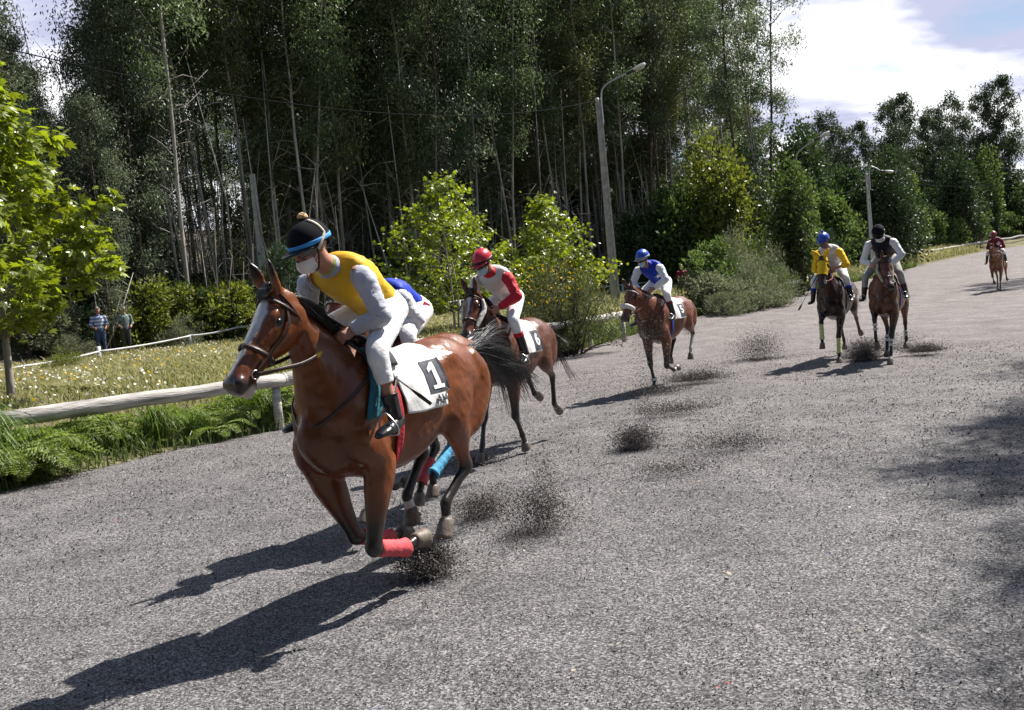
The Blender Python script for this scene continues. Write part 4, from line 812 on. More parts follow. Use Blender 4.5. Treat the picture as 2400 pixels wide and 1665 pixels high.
    for k in range(D.get('nmane', 260)):
        u = rs.uniform(.16, .98); p = np.array([np.interp(u, np.linspace(0, 1, 16), top[:, q]) for q in range(3)])
        s = ms if rs.random() < .72 else -ms; Ln = rs.uniform(.10, .21)*D.get('mane_len', 1)*(.6 if u > .9 else 1)
        w = nrm(arr(-.75-rs.uniform(0, .5), s*rs.uniform(.15, .5), rs.uniform(-.5, .2)))
        d0 = nrm(arr(-.35, s*.75, .32)); dn = arr(-.35, s*.16, -1)
        pts = [p-arr(0, 0, .02)]
        for q in range(1, 6):
            f = q/5; pts.append(pts[-1]+nrm(d0*(1-f)**2+w*.9+dn*f*1.3)*Ln/5)
        m.tube(pts, np.linspace(.009, .0016, 6)*rs.uniform(.6, 1.2), 3)
    for k in range(40):                                                        # forelock
        s = rs.uniform(-1, 1); p = H.pt(.01, -.002, .02*s); pts = [p, p+H.N*.03-H.A*.02, p+H.N*.035+H.A*.03+H.L*.012*s, p+H.N*.02+H.A*.08*rs.uniform(.6, 1.2)+H.L*.03*s]
        m.tube(pts, [.007, .006, .004, .001], 3)
    m.build('mane', hair, root)
    m = MB(); td = arr(*D.get('tail', ((-.80, 0, 1.43), (-1.0, 0, 1.47), (-1.25, 0, 1.36), (-1.45, 0, 1.15), (-1.55, 0, .95))))
    sp = D.get('tail_spread', 1)
    m.tube(spline(td[:3], 8)*1.0, np.linspace(.045, .022, 8), 8)
    tds = spline(td, 40); lin = np.linspace(0, 1, 40); ncl = D.get('ntail', 420)//16
    for q_ in range(ncl):                                                     # locks of hair
        f0 = rs.uniform(0, .40); e = rs.uniform(.55, 1.04); g = rs.normal(0, 1, 3)*arr(.05, .06, .085)*sp; ph_ = rs.uniform(0, 6.3); fr_ = rs.uniform(5, 9); dr = rs.uniform(0, 2.2); am = rs.uniform(.6, 1.8)
        for k in range(26):
            tt = np.linspace(f0, e*rs.uniform(.86, 1.04), 10); c = np.stack([np.interp(tt, lin, tds[:, q]) for q in range(3)], 1); gr = np.linspace(0, 1, 10)[:, None]
            wv = np.sin(tt*fr_+ph_+rs.normal(0, .35))[:, None]*arr(.014, .022, .030)*gr*am
            c = c+(g+rs.normal(0, .016, 3)*sp)*gr**1.15*1.15+rs.normal(0, .016, 3)+wv+rs.normal(0, .02, 3)*gr**2+arr(0, 0, -.06)*gr**2*dr
            m.tube(c, np.linspace(.0036, .0009, 10)*rs.uniform(.6, 1.3), 3)
    m.build('tail', hair, root)
    for k, (mat, t0, t1) in D.get('wraps', {}).items():
        for (a0, a1) in (t0 if isinstance(t0, list) else [(t0, t1)]):
            j = J[k]; i = 1 if k[0] == 'F' else 2; m = MB(); tt = np.linspace(a0, a1, 14)
            P2 = [(j[i]*(1-t)+j[i+1]*t) if t <= 1 else (j[i+1]+(j[i+2]-j[i+1])*(t-1)) for t in tt]
            rr = [(.041+.004*math.sin(q*2.1)+.010*max(0, 1-abs(t-1)*6), .049+.003*math.sin(q*3.3)+.011*max(0, 1-abs(t-1)*6)) for q, t in enumerate(tt)]
            m.tube(P2, rr, 16); m.build('leg_wrap', mat, root)
    # --- bridle
    lm = D.get('leather', M_LEATHER)
    def strap(name, pts, w=.012, th=.004, mat=lm, parent=root, n=None, closed=False, up=None):
        m = MB(); P_ = np.asarray(pts, float)
        if n: P_ = spline(P_, n)
        m.tube(P_, np.full((len(P_), 2), (w, th)), 8, up if up is not None else (0, 1, 0)); return m.build(name, mat, parent)
    def hring(name, t, w=.013, a0=0, a1=2*math.pi, g=.008, mat=lm, th=.006, parent=root):
        R1 = H.ring(t-w/H.len, g, 28, a0, a1, False); R2 = H.ring(t+w/H.len, g, 28, a0, a1, False); m = MB()
        c = (R1+R2)/2; cen = c.mean(0)
        o = nrm(c-cen)*th
        Rg = np.stack([R1, c+o*1.2, R2, c-o], 1); m.rings(Rg, True); return m.build(name, mat, parent)
    br = empty('bridle', parent=root)
    if not D.get('hood'):
        hring('browband', .13, .012, -1.75, 1.75, .010, D.get('browmat', lm), parent=br)
    if D.get('noseband', True) and not D.get('nosewool'): hring('noseband', .60, .015, g=.010, parent=br)
    def sidep(t, nf, s, g=.012):
        r = [np.interp(t, H.HS[:, 0], H.HS[:, k]) for k in (1, 2, 3)]; hd_ = r[1]/2; cc = np.clip((nf+r[0]+hd_)/hd_, -.98, .98)
        return H.pt(t, nf, s*((r[2]+g)*(1-.2*abs(cc))*math.sqrt(max(.05, 1-cc*cc))**.85))
    bits = []
    for s in (1, -1):
        bit = sidep(.80, -.095, s, .012); bits.append(bit)
        strap('cheekpiece', [H.pt(.02, .005, .05*s), sidep(.10, -.07, s), sidep(.3, -.13, s, .016), sidep(.55, -.115, s), bit], .004, .010, parent=br, n=16)
        m = MB(); aa = np.linspace(0, 2*math.pi, 17); m.tube([bit+(H.A*math.cos(q)+H.N*math.sin(q))*.022 for q in aa], .004, 8, up=H.L); m.build('bit_ring', M_STEEL, br)
    strap('throat_lash', [H.pt(.02, .005, .055), H.pt(.11, -.12, .098), H.pt(.19, -.28, .05), H.pt(.19, -.28, -.05), H.pt(.11, -.12, -.098), H.pt(.02, .005, -.055)], .009, .004, parent=br, n=24)
    strap('headpiece', [H.pt(.02, .005, .05), H.pt(-.01, .02, .025), H.pt(-.01, .02, -.025), H.pt(.02, .005, -.05)], .012, .004, parent=br, n=10)
    hp = D.get('hands', (arr(.47, .08, 1.65), arr(.47, -.08, 1.65)))
    for s, b, h in ((1, bits[0], hp[0]), (-1, bits[1], hp[1])):
        sg = D.get('rein_sag', .03); q = (b+h)/2+arr(0, .05*s, -sg)
        m = MB(); m.tube(spline([b, b*.6+q*.4+arr(0, .03*s, 0), q, h], 20), np.full((20, 2), (.0045, .011)), 8); r_ = m.build('rein', D.get('reinmat', lm), br)
    if D.get('cheekwool'):
        for s in (1, -1):
            m = MB(); P_ = [sidep(.12, -.10, s, .02), sidep(.3, -.14, s, .028), sidep(.5, -.13, s, .028), sidep(.70, -.115, s, .024)]
            Rg = limb(P_, [.018, .028, .030, .020], 14, 22, .12, s+3); m.rings(Rg); m.build('cheek_sheepskin', D['cheekwool'], br)
    if D.get('nosewool'):
        R1 = H.ring(.60, .022, 30, -2.3, 2.3, False); m = MB(); m.rings(limb(R1, np.interp(np.linspace(0, 1, 30), [0, .12, .5, .88, 1], [.018, .034, .044, .034, .018]), 14, 60, .10, 9, up=H.A)); m.build('sheepskin_noseband', D['nosewool'], br)
    if D.get('hood'):
        T_ = np.linspace(-.02, .60, 26); Rr = np.array([H.ring(t_, .010, 34, -2.25, 2.25, False) for t_ in T_]); m = MB(); n_, k_ = 26, 34; Q_ = []
        for i_ in range(n_-1):
            for j_ in range(k_-1):
                c_ = (Rr[i_, j_]+Rr[i_+1, j_+1])/2
                if all(np.linalg.norm(c_-H.pt(.29, -.085, .098*s)) > .047 for s in (1, -1)): Q_.append((i_*k_+j_, i_*k_+j_+1, (i_+1)*k_+j_+1, (i_+1)*k_+j_))
        m.add(Rr.reshape(-1, 3), None, Q_); ho = m.build('hood', D['hood'], root); sm = ho.modifiers.new('t', 'SOLIDIFY'); sm.thickness = .005
        for s in (1, -1):
            b = H.pt(.0, -.005, .052*s); ed = nrm(H.N*.85-H.A*D.get('earback', .45)+H.L*D.get('earout', .18)*s); m = MB()
            m.tube(spline([b-ed*.02, b+ed*.02, b+ed*.08, b+ed*.14, b+ed*.20], 14), spline([(.040, .030), (.043, .030), (.048, .028), (.034, .024), (.010, .010)], 14), 14, up=H.L*s+H.A*.8); m.build('ear_cover', D['hood'], ho)
        hring('browband', .13, .010, -1.75, 1.75, .018, lm, parent=br)
    q = D.get('reinband')
    if q is not None:
        b, h = bits[0], hp[0]; mid = (b+h)/2+arr(0, .05, -D.get('rein_sag', .03)); S_ = spline([b, b*.6+mid*.4+arr(0, .03, 0), mid, h], 40)
        m = MB(); m.tube(S_[int(q[0]*40):int(q[1]*40)], np.full((int(q[1]*40)-int(q[0]*40), 2), (.006, .014)), 8); m.build('rein_grip', q[2], br)
    # --- saddle, girth, number cloth
    cb, cf, cph = D.get('cloth', (-.22, .27, 1.62))
    clothes = patch('saddle_cloth', D.get('clothmat', M_CLOTHW), lambda p: (cf-.05*abs(p), cb+.02*abs(p)), -cph, cph, 36, 80, .022, .006, .011)
    patch('saddle', M_BLACKL, lambda p: (.30-.04*abs(p), .16+.04*max(0, abs(p)-.4)), -.75, .75, 18, 30, .038, .018, .0)
    patch('girth', D.get('girthmat', M_BLACKL), lambda p: (.275, .215), .9, 2*math.pi-.9, 6, 60, .012, .008, 0, zc=1.15)
    def csurf(x, ph, off):
        dv = Vector((0, math.sin(ph), math.cos(ph))); o = Vector((x, 0, 1.22)); q = D['_cb'].ray_cast(o+dv*.6, -dv, .6)
        return np.array((q[0] if q[0] else Vector(surf(x, ph, .03)))+dv*off)
    for nm, mat, (V2, F2), tx, tph, sx, sy, off in D.get('marks', []):
        me_ = npmesh(nm, [csurf(tx-u*sx, tph-v*sy/.30, off) for u, v in V2], np.array(F2)[:, ::-1], False); link(nm, me_, mat, clothes)
    # breast strap
    if D.get('breast', True):
        pts = []
        for a_ in np.linspace(-1, 1, 28):
            s = np.sign(a_) or 1; f = 1-abs(a_)
            x = .30+.44*math.sin(f*math.pi/2)**.8; zt = 1.50-.36*f
            o = Vector((x-.28*f, 0, zt)); dv = Vector((.9*f**1.5, s*(1-f)**.6+.0001, 0)).normalized()
            h = bvh.ray_cast(o+dv*.8, -dv, 1.0); pts.append(np.array((h[0] if h[0] else o+dv*.25)+dv*.007))
        pts = np.array(pts)
        for _ in range(2): pts[1:-1] = (pts[:-2]+2*pts[1:-1]+pts[2:])/4
        strap('breast_strap', pts, .011, .006, parent=root, n=50, up=(0, 0, 1))
    return dict(root=root, surf=surf, patch=patch, H=H, strap=strap, hring=hring, br=br, top=top, bvh=bvh, bits=bits, sidep=sidep)

def text_tris(s, size=1.0, bold=0.0):
    cu = bpy.data.curves.new('t', 'FONT'); cu.body = s; cu.size = size; cu.align_x = 'CENTER'; cu.align_y = 'CENTER'; cu.offset = bold; cu.resolution_u = 3
    o = bpy.data.objects.new('t', cu); COL.objects.link(o); dg = bpy.context.evaluated_depsgraph_get(); dg.update()
    me = bpy.data.meshes.new_from_object(o.evaluated_get(dg)); bm = bmesh.new(); bm.from_mesh(me)
    bmesh.ops.triangulate(bm, faces=bm.faces[:])
    for _ in range(2): bmesh.ops.subdivide_edges(bm, edges=[e for e in bm.edges if e.calc_length() > .12*size], cuts=1); bmesh.ops.triangulate(bm, faces=bm.faces[:])
    bm.verts.index_update(); V = np.array([v.co[:] for v in bm.verts]); F = np.array([[v.index for v in f.verts] for f in bm.faces])
    bm.free(); bpy.data.objects.remove(o); bpy.data.meshes.remove(me); return V[:, :2], F

def cloth_mark(h, name, mat, V2, F, x, ph, sx, off, parent):
    """lays a flat drawing on the left side of the number cloth: u runs to the rear, v runs up"""
    V = [h['surf'](x-u*sx, ph-v*sx/.30, off) for u, v in V2]
    o = link(name, npmesh(name, V, F, False), mat, parent); return o

def serif_one():
    P = [(-.34, -.5), (.34, -.5), (.34, -.36), (.14, -.36), (.14, .5), (-.02, .5), (-.34, .30), (-.34, .14), (-.10, .24), (-.10, -.36), (-.34, -.36)]
    F = [(0, 1, 2), (0, 2, 10), (10, 2, 3), (10, 3, 9), (9, 3, 4), (9, 4, 8), (8, 4, 5), (8, 5, 6), (8, 6, 7)]
    bm = bmesh.new(); vs_ = [bm.verts.new((x, y, 0)) for x, y in P]
    for q in F: bm.faces.new([vs_[k] for k in q])
    for _ in range(3): bmesh.ops.subdivide_edges(bm, edges=[e for e in bm.edges if e.calc_length() > .09], cuts=1); bmesh.ops.triangulate(bm, faces=bm.faces[:])
    bm.verts.index_update(); V = np.array([v.co[:2] for v in bm.verts]); F = np.array([[v.index for v in q.verts] for q in bm.faces]); bm.free(); return V, F

def rect(n=8, w=1., hh=1.):
    u = np.linspace(-w/2, w/2, n); v = np.linspace(-hh/2, hh/2, n); V = np.array([(a, b) for b in v for a in u]); F = [(i*n+j, i*n+j+1, (i+1)*n+j+1, (i+1)*n+j) for i in range(n-1) for j in range(n-1)]
    return V, F
# ------------------------------------------------------------------ people
M_SKIN = material('skin', (.42, .20, .13), .5, noise=(12, .85, 1.12), bump=(150, .15, .003), sub=.15)
M_BREECH = material('white_breeches', (.80, .79, .80), .75, noise=(10, .94, 1.04), bump=(30, .35, .012, (1, 1, 2.5)))
M_BOOT = material('black_boot', (.010, .010, .012), .28, noise=(20, .6, 1.8), bump=(40, .25, .008), spec=.6)
def silk(name, c, rough=.6, sheen=0): return material(name, c, rough, noise=(9, .92, 1.06), bump=(22, .4, .012, (1, 1, 2)), sheen=sheen, spec=.3)

class HeadP:
    def __init__(s, c, f, roll=0):
        s.c = np.array(c, float); s.f = nrm(f); l = nrm(np.cross((0, 0, 1), s.f)); u = np.cross(s.f, l)
        s.l = l*math.cos(roll)+u*math.sin(roll); s.u = np.cross(s.f, s.l)
    def pt(s, f, l, u): return s.c+s.f*f+s.l*l+s.u*u
    def M(s): return np.stack([s.f, s.l, s.u], 1)
    def sph(s, az, el, r): return s.pt(r[0]*math.cos(el)*math.cos(az), r[1]*math.cos(el)*math.sin(az), r[2]*math.sin(el))
    def shell(s, az0, az1, el0, el1, r, thick, na=30, ne=10, c=(0, 0, 0), bulge=None):
        """closed curved plate around the head"""
        m = MB(); A = np.linspace(az0, az1, na); E = np.linspace(el0, el1, ne); full = az1-az0 > 6.2
        off = s.f*c[0]+s.l*c[1]+s.u*c[2]
        def lay(k): return np.array([[s.sph(a, e, np.array(r)+k+(bulge(a, e) if bulge else 0))+off for a in A] for e in E])
        o, i = lay(0), lay(-thick); V = np.vstack([o.reshape(-1, 3), i.reshape(-1, 3)]); N = na*ne; Q = []
        for e in range(ne-1):
            for a in range(na-1):
                q = (e*na+a, e*na+a+1, (e+1)*na+a+1, (e+1)*na+a); Q.append(q); Q.append(tuple(N+x for x in q[::-1]))
        for a in range(na-1): Q.append((a+1, a, N+a, N+a+1)); b = (ne-1)*na; Q.append((b+a, b+a+1, N+b+a+1, N+b+a))
        if not full:
            for e in range(ne-1): Q.append((e*na, (e+1)*na, N+(e+1)*na, N+e*na)); b = na-1; Q.append(((e+1)*na+b, e*na+b, N+e*na+b, N+(e+1)*na+b))
        return m.add(V, None, Q)

def hand(mb, wrist, palm, side, curl, grip=1., r=1.):
    """palm and five curled fingers added to the body; palm: direction wrist->knuckles, side: towards the thumb, curl: direction the fingers bend to"""
    d = nrm(palm); s = nrm(np.array(side)-d*(d@np.array(side))); c = np.cross(d, s); c = c if c@np.array(curl) > 0 else -c
    w = np.array(wrist, float)
    mb.tube([w-d*.02, w+d*.02, w+d*.055, w+d*.088], [(.026, .018), (.032, .018), (.041, .017), (.038, .014)], 12, up=s)
    for k, (o, L) in enumerate(((.030, .070), (.0105, .078), (-.0105, .073), (-.030, .058))):
        p0 = w+d*.080+s*o; a = grip*1.15; p1 = p0+(d*math.cos(a*.7)+c*math.sin(a*.7))*L*.48; p2 = p1+(d*math.cos(a*1.75)+c*math.sin(a*1.75))*L*.32; p3 = p2+(d*math.cos(a*2.5)+c*math.sin(a*2.5))*L*.24
        mb.tube(spline([p0-d*.012, p0, p1, p2, p3], 10), np.linspace(.0095, .0075, 10)*r, 8, up=s)
    p0 = w+d*.028+s*.028; p1 = p0+nrm(s*.75+d*.75+c*.35)*.042; p2 = p1+nrm(d*.9+c*.75+s*.05)*.034
    mb.tube(spline([p0-s*.012, p0, p1, p2], 8), np.linspace(.012, .0085, 8)*r, 8, up=c)

def limb(P, r, n=12, k=16, wr=0, seed=0, up=(0, 1, 0)):
    S_ = spline(P, k); r_ = spline(r, k); r_ = r_ if r_.shape[1] == 2 else np.hstack([r_, r_])
    Rg = tube_rings(S_, r_, n, up)
    if wr:
        for i in range(k):
            for j in range(n):
                d = Rg[i, j]-S_[i]; q = mnoise.noise(Vector((i*.55+seed*5, j*.45*math.cos(j), seed)))+.6*mnoise.noise(Vector((i*1.3+seed, math.sin(j*6.28/n)*1.5, seed*3)))
                Rg[i, j] = S_[i]+d*(1+wr*q)
    return Rg

def build_person(label, loc, hd, J, W, group=None, voxel=.008, standing=False):
    root = empty('person', loc, hd); tag(root, label, 'person', group)
    g = {k: np.array(v, float) for k, v in J.items() if k != 'roll'}
    Hd = HeadP(g['head'], g['face'], J.get('roll', 0)); M = Hd.M()
    pel, nk = g['pelvis'], g['neck']; tx = nrm(nk-pel)
    lat = nrm(g['shL']-g['shR']); fr = np.cross(lat, tx)
    mb = MB()
    mb.ell(Hd.pt(-.008, 0, .025), (.098, .076, .098), M); mb.ell(Hd.pt(.030, 0, -.060), (.062, .056, .066), M); mb.ell(Hd.pt(.058, 0, -.095), (.030, .030, .022), M)
    mb.tube([Hd.pt(.088, 0, .012), Hd.pt(.104, 0, -.018), Hd.pt(.112, 0, -.038)], [.008, .012, .014], 8, up=Hd.l)
    for s in (1, -1):
        mb.ell(Hd.pt(-.008, .077*s, -.012), (.021, .008, .032), M); mb.ell(Hd.pt(.068, .040*s, -.035), (.024, .022, .018), M)
    mb.ell(Hd.pt(.088, 0, -.068), (.014, .024, .010), M)
    mb.tube(spline([Hd.pt(-.02, 0, -.03), Hd.pt(-.035, 0, -.10), nk-tx*.02], 6), [.056, .055, .056, .058, .062, .066], 14)
    ch = pel*.38+nk*.62
    mb.tube(spline([pel, pel*.65+nk*.35, ch, nk-tx*.03], 8), spline([(.13, .09), (.115, .085), (.15, .095), (.10, .07)], 8), 16, up=lat)
    for s, q in ((1, 'L'), (-1, 'R')):
        sh, el, wr = g['sh'+q], g['el'+q], g['wr'+q]
        mb.tube(spline([sh*.75+nk*.25, sh, (sh+el)/2, el, (el*.6+wr*.4), wr], 14), np.linspace(.045, .023, 14), 10)
        pd = g.get('hand'+q, None); pd = nrm(pd) if pd is not None else nrm(wr-el)
        hand(mb, wr, pd, g.get('thumb'+q, arr(.2, -s*.5, .8)), g.get('curl'+q, arr(0, -s, -.4)), J.get('grip', np.array(1.)) if not standing else .45, 1.05)
        hp, kn, an = pel+lat*.085*s, g['kn'+q], g['an'+q]
        mb.tube(spline([hp, (hp+kn)/2, kn, kn*.6+an*.4, an], 12), spline([.062, .052, .038, .036, .030], 12)[:, 0], 10)
        mb.tube([an*1.0, an+nrm(an-kn)*.03], [.030, .022], 8)
    me, V = remesh(mb, voxel, 3)
    link('body', me, W.get('skin', M_SKIN), root)
    # torso garment: rings across the shoulders, wrinkled
    m = MB(); k = 26; n = 40
    Cn = spline([pel-tx*.07, pel, pel*.7+nk*.3-fr*J.get('arch', .02), pel*.4+nk*.6-fr*J.get('arch', .02), nk*.88+pel*.12-fr*.01, nk*.98+pel*.02], k)
    rr = spline([(.135, .10), (.160, .122), (.155, .124), (.186, .138), (.192, .112), (.075, .070)], k)
    Rg = tube_rings(Cn, rr, n, lat)
    for i in range(k):
        for j in range(n):
            d = Rg[i, j]-Cn[i]; a = 2*math.pi*j/n
            w = .055*mnoise.noise(Vector((i*.35, math.cos(a)*2.2, math.sin(a)*2.2+7)))+.07*mnoise.noise(Vector((i*.95+math.cos(a)*2, math.sin(a)*3, 3)))
            Rg[i, j] = Cn[i]+d*(1+w)
    m.rings(Rg); vest = m.build('vest' if not standing else 'shirt', W['torso'], root, colors=False)
    m = MB(); m.rings(limb([nk*.96+pel*.04, nk*1.0, nk*.7+Hd.pt(-.03, 0, -.11)*.3], [(.085, .075), (.072, .068), (.066, .064)], 18, 8)); m.build('collar', W.get('collar', W['torso']), root)
    if 'undercollar' in W:
        m = MB(); m.rings(limb([nk*.8+Hd.pt(-.03, 0, -.11)*.2, nk*.55+Hd.pt(-.03, 0, -.11)*.45], [(.066, .062), (.063, .062)], 18, 6)); m.build('neckband', W['undercollar'], root)
    for s, q in ((1, 'L'), (-1, 'R')):
        sh, el, wr = g['sh'+q], g['el'+q], g['wr'+q]; e = W.get('sleeve_end', .96)
        P_ = [sh*.80+ch*.12+nk*.08, sh*.93+el*.07, sh*.5+el*.5, el*.9+sh*.1, el*.94+wr*.06+nrm(el-(sh+wr)/2)*.012, el*.5+wr*.5, el*(1-e)+wr*e]
        rs_ = [.058, .066, .060, .056, .056, .051, .040]
        if e < .9: P_ = P_[:5]+[el*(1-e)+wr*e]; rs_ = rs_[:5]+[.052]
        m = MB(); m.rings(limb(P_, rs_, 24, 44, .17, s+2)); m.build('sleeve', W['sleeve'+q] if 'sleeve'+q in W else W['sleeve'], root)
        if e > .9:
            m = MB(); m.rings(limb([el*.08+wr*.92, wr*1.0], [.036, .034], 14, 5)); m.build('cuff', W.get('cuff', W['sleeve'+q] if 'sleeve'+q in W else W['sleeve']), root)
    # breeches / trousers as one garment
    mb = MB(); mb.ell(pel-tx*.01, (.17, .155, .13), np.stack([lat, fr, tx], 1)[:, [1, 0, 2]] if False else np.stack([fr, lat, tx], 1), 20, 12) if False else mb.tube(spline([pel-tx*.12, pel-tx*.06, pel+tx*.02, pel+tx*.09], 8), spline([(.09, .07), (.155, .128), (.163, .130), (.148, .115)], 8), 24, up=lat)
    for s, q in ((1, 'L'), (-1, 'R')):
        hp, kn, an = pel+lat*.088*s-tx*.02, g['kn'+q], g['an'+q]
        end = W.get('leg_end', .42) if not standing else .95
        P_ = [hp, hp*.6+kn*.4, hp*.15+kn*.85, kn*.96+an*.04, kn*.75+an*.25, kn*(1-end)+an*end]
        mb.rings(limb(P_, [.104, .092, .070, .063, .057, .049 if not standing else .06], 20, 30, .085, s+4))
    me, V = remesh(mb, max(voxel, .009), 3); link('breeches' if not standing else 'trousers', me, W['legs'], root)
    for s, q in ((1, 'L'), (-1, 'R')):
        kn, an, toe = g['kn'+q], g['an'+q], g['toe'+q]; ft = nrm(toe-an); fd = nrm(toe-an-(nrm(an-kn)*((toe-an)@nrm(an-kn)))*.6)
        m = MB(); heel = an+nrm(an-kn)*.055-fd*.035; b0 = W.get('boot_top', .5); sole = nrm(an-kn)*.05
        if not standing:
            m.rings(limb([kn*(1-b0)+an*b0, kn*.25+an*.75, an*.96+kn*.04, an+nrm(an-kn)*.03], [.054, .048, .043, .042], 16, 14, .05, s+8))
        m.rings(limb([heel-fd*.012, heel+fd*.05, an+sole+fd*.09, an+sole*.9+fd*.15, an+sole*.9+fd*.205], [(.030, .030), (.036, .040), (.043, .033), (.045, .026), (.024, .014)], 16, 16, .02, s, up=lat))
        m.build('boot' if not standing else 'shoe', W.get('boot', M_BOOT), root)
        if 'boot_cuff' in W:
            m = MB(); m.rings(limb([kn*(1-b0+.02)+an*(b0-.02), kn*(.9-b0)+an*(b0+.1)], [(.058, .058), (.056, .056)], 16, 5)); m.build('boot_cuff', W['boot_cuff'], root)
    # headgear
    hw = W.get('helmet')
    if hw is not None:
        rr = (.128, .108, .118)
        he = Hd.shell(-math.pi, math.pi, -.16, math.pi/2-.01, rr, .016, 44, 18, (-.006, 0, .030), lambda a, e: .006*max(0, -math.cos(a))).build('helmet', hw, root)
        if 'peak' in W:
            p = MB(); A = np.linspace(-1.15, 1.15, 24)
            R0 = [Hd.sph(a, -.05, rr)+Hd.u*.018 for a in A]; R1 = [Hd.pt(rr[0]*math.cos(a)*1.02+.062*math.cos(a*1.3), rr[1]*math.sin(a)*1.04, .006) for a in A]
            V = np.array([[x-Hd.u*.003, y-Hd.u*.003, y+Hd.u*.003, x+Hd.u*.003] for x, y in zip(R0, R1)]); p.rings(V); p.build('peak', W['peak'], he)
        if 'band' in W: Hd.shell(-math.pi, math.pi, -.10, .09, np.array(rr)+.004, .006, 44, 4, (-.006, 0, .030), lambda a, e: .006*max(0, -math.cos(a))).build('hat_band', W['band'], he)
        if 'pompom' in W:
            p = MB(); rs = np.random.default_rng(5); c = Hd.pt(-.03, 0, .158)
            for _ in range(70):
                d = nrm(rs.normal(0, 1, 3)); d[2] = abs(d[2]); p.tube([c, c+d*.014, c+d*.03], [.006, .006, .004], 5)
            p.build('pompom', W['pompom'], he)
        if 'strapband' in W:
            A = np.linspace(.45, -1.0, 20)
            pts = [Hd.sph(math.pi*.62, e, np.array(rr)+.006)+Hd.u*.03 for e in np.linspace(1.15, .2, 10)]+[Hd.sph(math.pi*(.62-.2*q), .2-q*.55, np.array(rr)+.004)+Hd.u*.03 for q in np.linspace(.15, 1, 9)]
            p = MB(); p.tube(pts, np.full((len(pts), 2), (.009, .004)), 8, up=Hd.f); p.build('goggle_strap', W['strapband'], he)
        for s in (1, -1):
            p = MB(); p.tube(spline([Hd.pt(.01, .088*s, .02), Hd.pt(.028, .080*s, -.05), Hd.pt(.045, .055*s, -.115), Hd.pt(.045, 0, -.135)], 12), np.full((12, 2), (.008, .004)), 8, up=Hd.f); p.build('chin_strap', M_BLACKL, he)
    if 'cap' in W:
        he = Hd.shell(-math.pi, math.pi, -.02, math.pi/2-.01, (.105, .084, .100), .008, 32, 12, (-.006, 0, .035)).build('cap', W['cap'], root)
        p = MB(); A = np.linspace(-1.0, 1.0, 14); V = np.array([[Hd.pt(.095*math.cos(a), .08*math.sin(a), .035), Hd.pt(.095*math.cos(a)+.07*math.cos(a*1.4), .08*math.sin(a), .018), Hd.pt(.095*math.cos(a)+.07*math.cos(a*1.4), .08*math.sin(a), .023), Hd.pt(.095*math.cos(a), .08*math.sin(a), .042)] for a in A]); p.rings(V); p.build('peak', W['cap'], he)
    if 'hair' in W: Hd.shell(-math.pi, math.pi, -.35, math.pi/2-.01, (.106, .084, .104), .01, 32, 14, (-.014, 0, .030), lambda a, e: -.03*max(0, math.cos(a))*(e < .35)).build('hair', W['hair'], root)
    if 'goggles' in W: Hd.shell(-1.35, 1.35, -.22, .24, (.108, .088, .11), .012, 24, 6, (0, 0, -.008), lambda a, e: -.012*max(0, 1-abs(a)*4)*(e < .05)).build('goggles', W['goggles'], root)
    if 'mask' in W:
        Hd.shell(-1.12, 1.12, -.98, -.06, (.098, .072, .108), .003, 30, 14, (.010, 0, -.040), lambda a, e: W.get('mask_beak', .03)*math.exp(-(a*2.2)**2)*math.exp(-((e+.42)*2.6)**2)).build('face_mask', W['mask'], root)
        for s in (1, -1):
            p = MB(); p.tube([Hd.pt(.05, .066*s, -.06), Hd.pt(.02, .082*s, -.03), Hd.pt(-.012, .084*s, .0)], .0025, 6); p.build('mask_loop', W['mask'], root)
    return dict(root=root, Hd=Hd, g=g, Cn=Cn, rr=rr if hw is not None else None, lat=lat, fr=fr, tx=tx, pel=pel, nk=nk)

JK = dict(pelvis=(.04, 0, 1.79), neck=(.44, 0, 2.05), head=(.56, 0, 2.155), face=(.94, 0, -.30), shL=(.39, .19, 1.985), shR=(.39, -.19, 1.985),
          elL=(.36, .30, 1.76), elR=(.36, -.28, 1.76), wrL=(.44, .12, 1.685), wrR=(.44, -.12, 1.685), handL=(.85, -.25, -.35), handR=(.85, .25, -.35),
          knL=(.42, .285, 1.555), knR=(.42, -.285, 1.555), anL=(.36, .345, 1.215), anR=(.36, -.345, 1.215), toeL=(.53, .37, 1.15), toeR=(.53, -.37, 1.15), grip=1.)
def jk(**k): d = dict(JK); d.update(k); return d

def stirrup(h, an, kn, toe, hole=(.24, 1.0)):
    """leather and iron from the saddle to the foot"""
    s = np.sign(an[1]); a = h['surf'](hole[0], s*hole[1], .05); an, toe, kn = (np.array(v, float) for v in (an, toe, kn))
    f = nrm(toe-an); dn = nrm(an-kn); base = an+f*.10+dn*.052; side = arr(0, 1, 0)
    m = MB(); t = base-dn*.12
    m.tube(spline([a, a*.5+t*.5+arr(0, .02*s, 0), t], 12), np.full((12, 2), (.004, .011)), 8); m.build('stirrup_leather', M_BLACKL, h['root'])
    m = MB(); m.tube(spline([base-side*.055, base-side*.056-dn*.06, t, base+side*.056-dn*.06, base+side*.055, base-side*.055], 30), .006, 8, up=f); m.build('stirrup_iron', M_STEEL, h['root'])
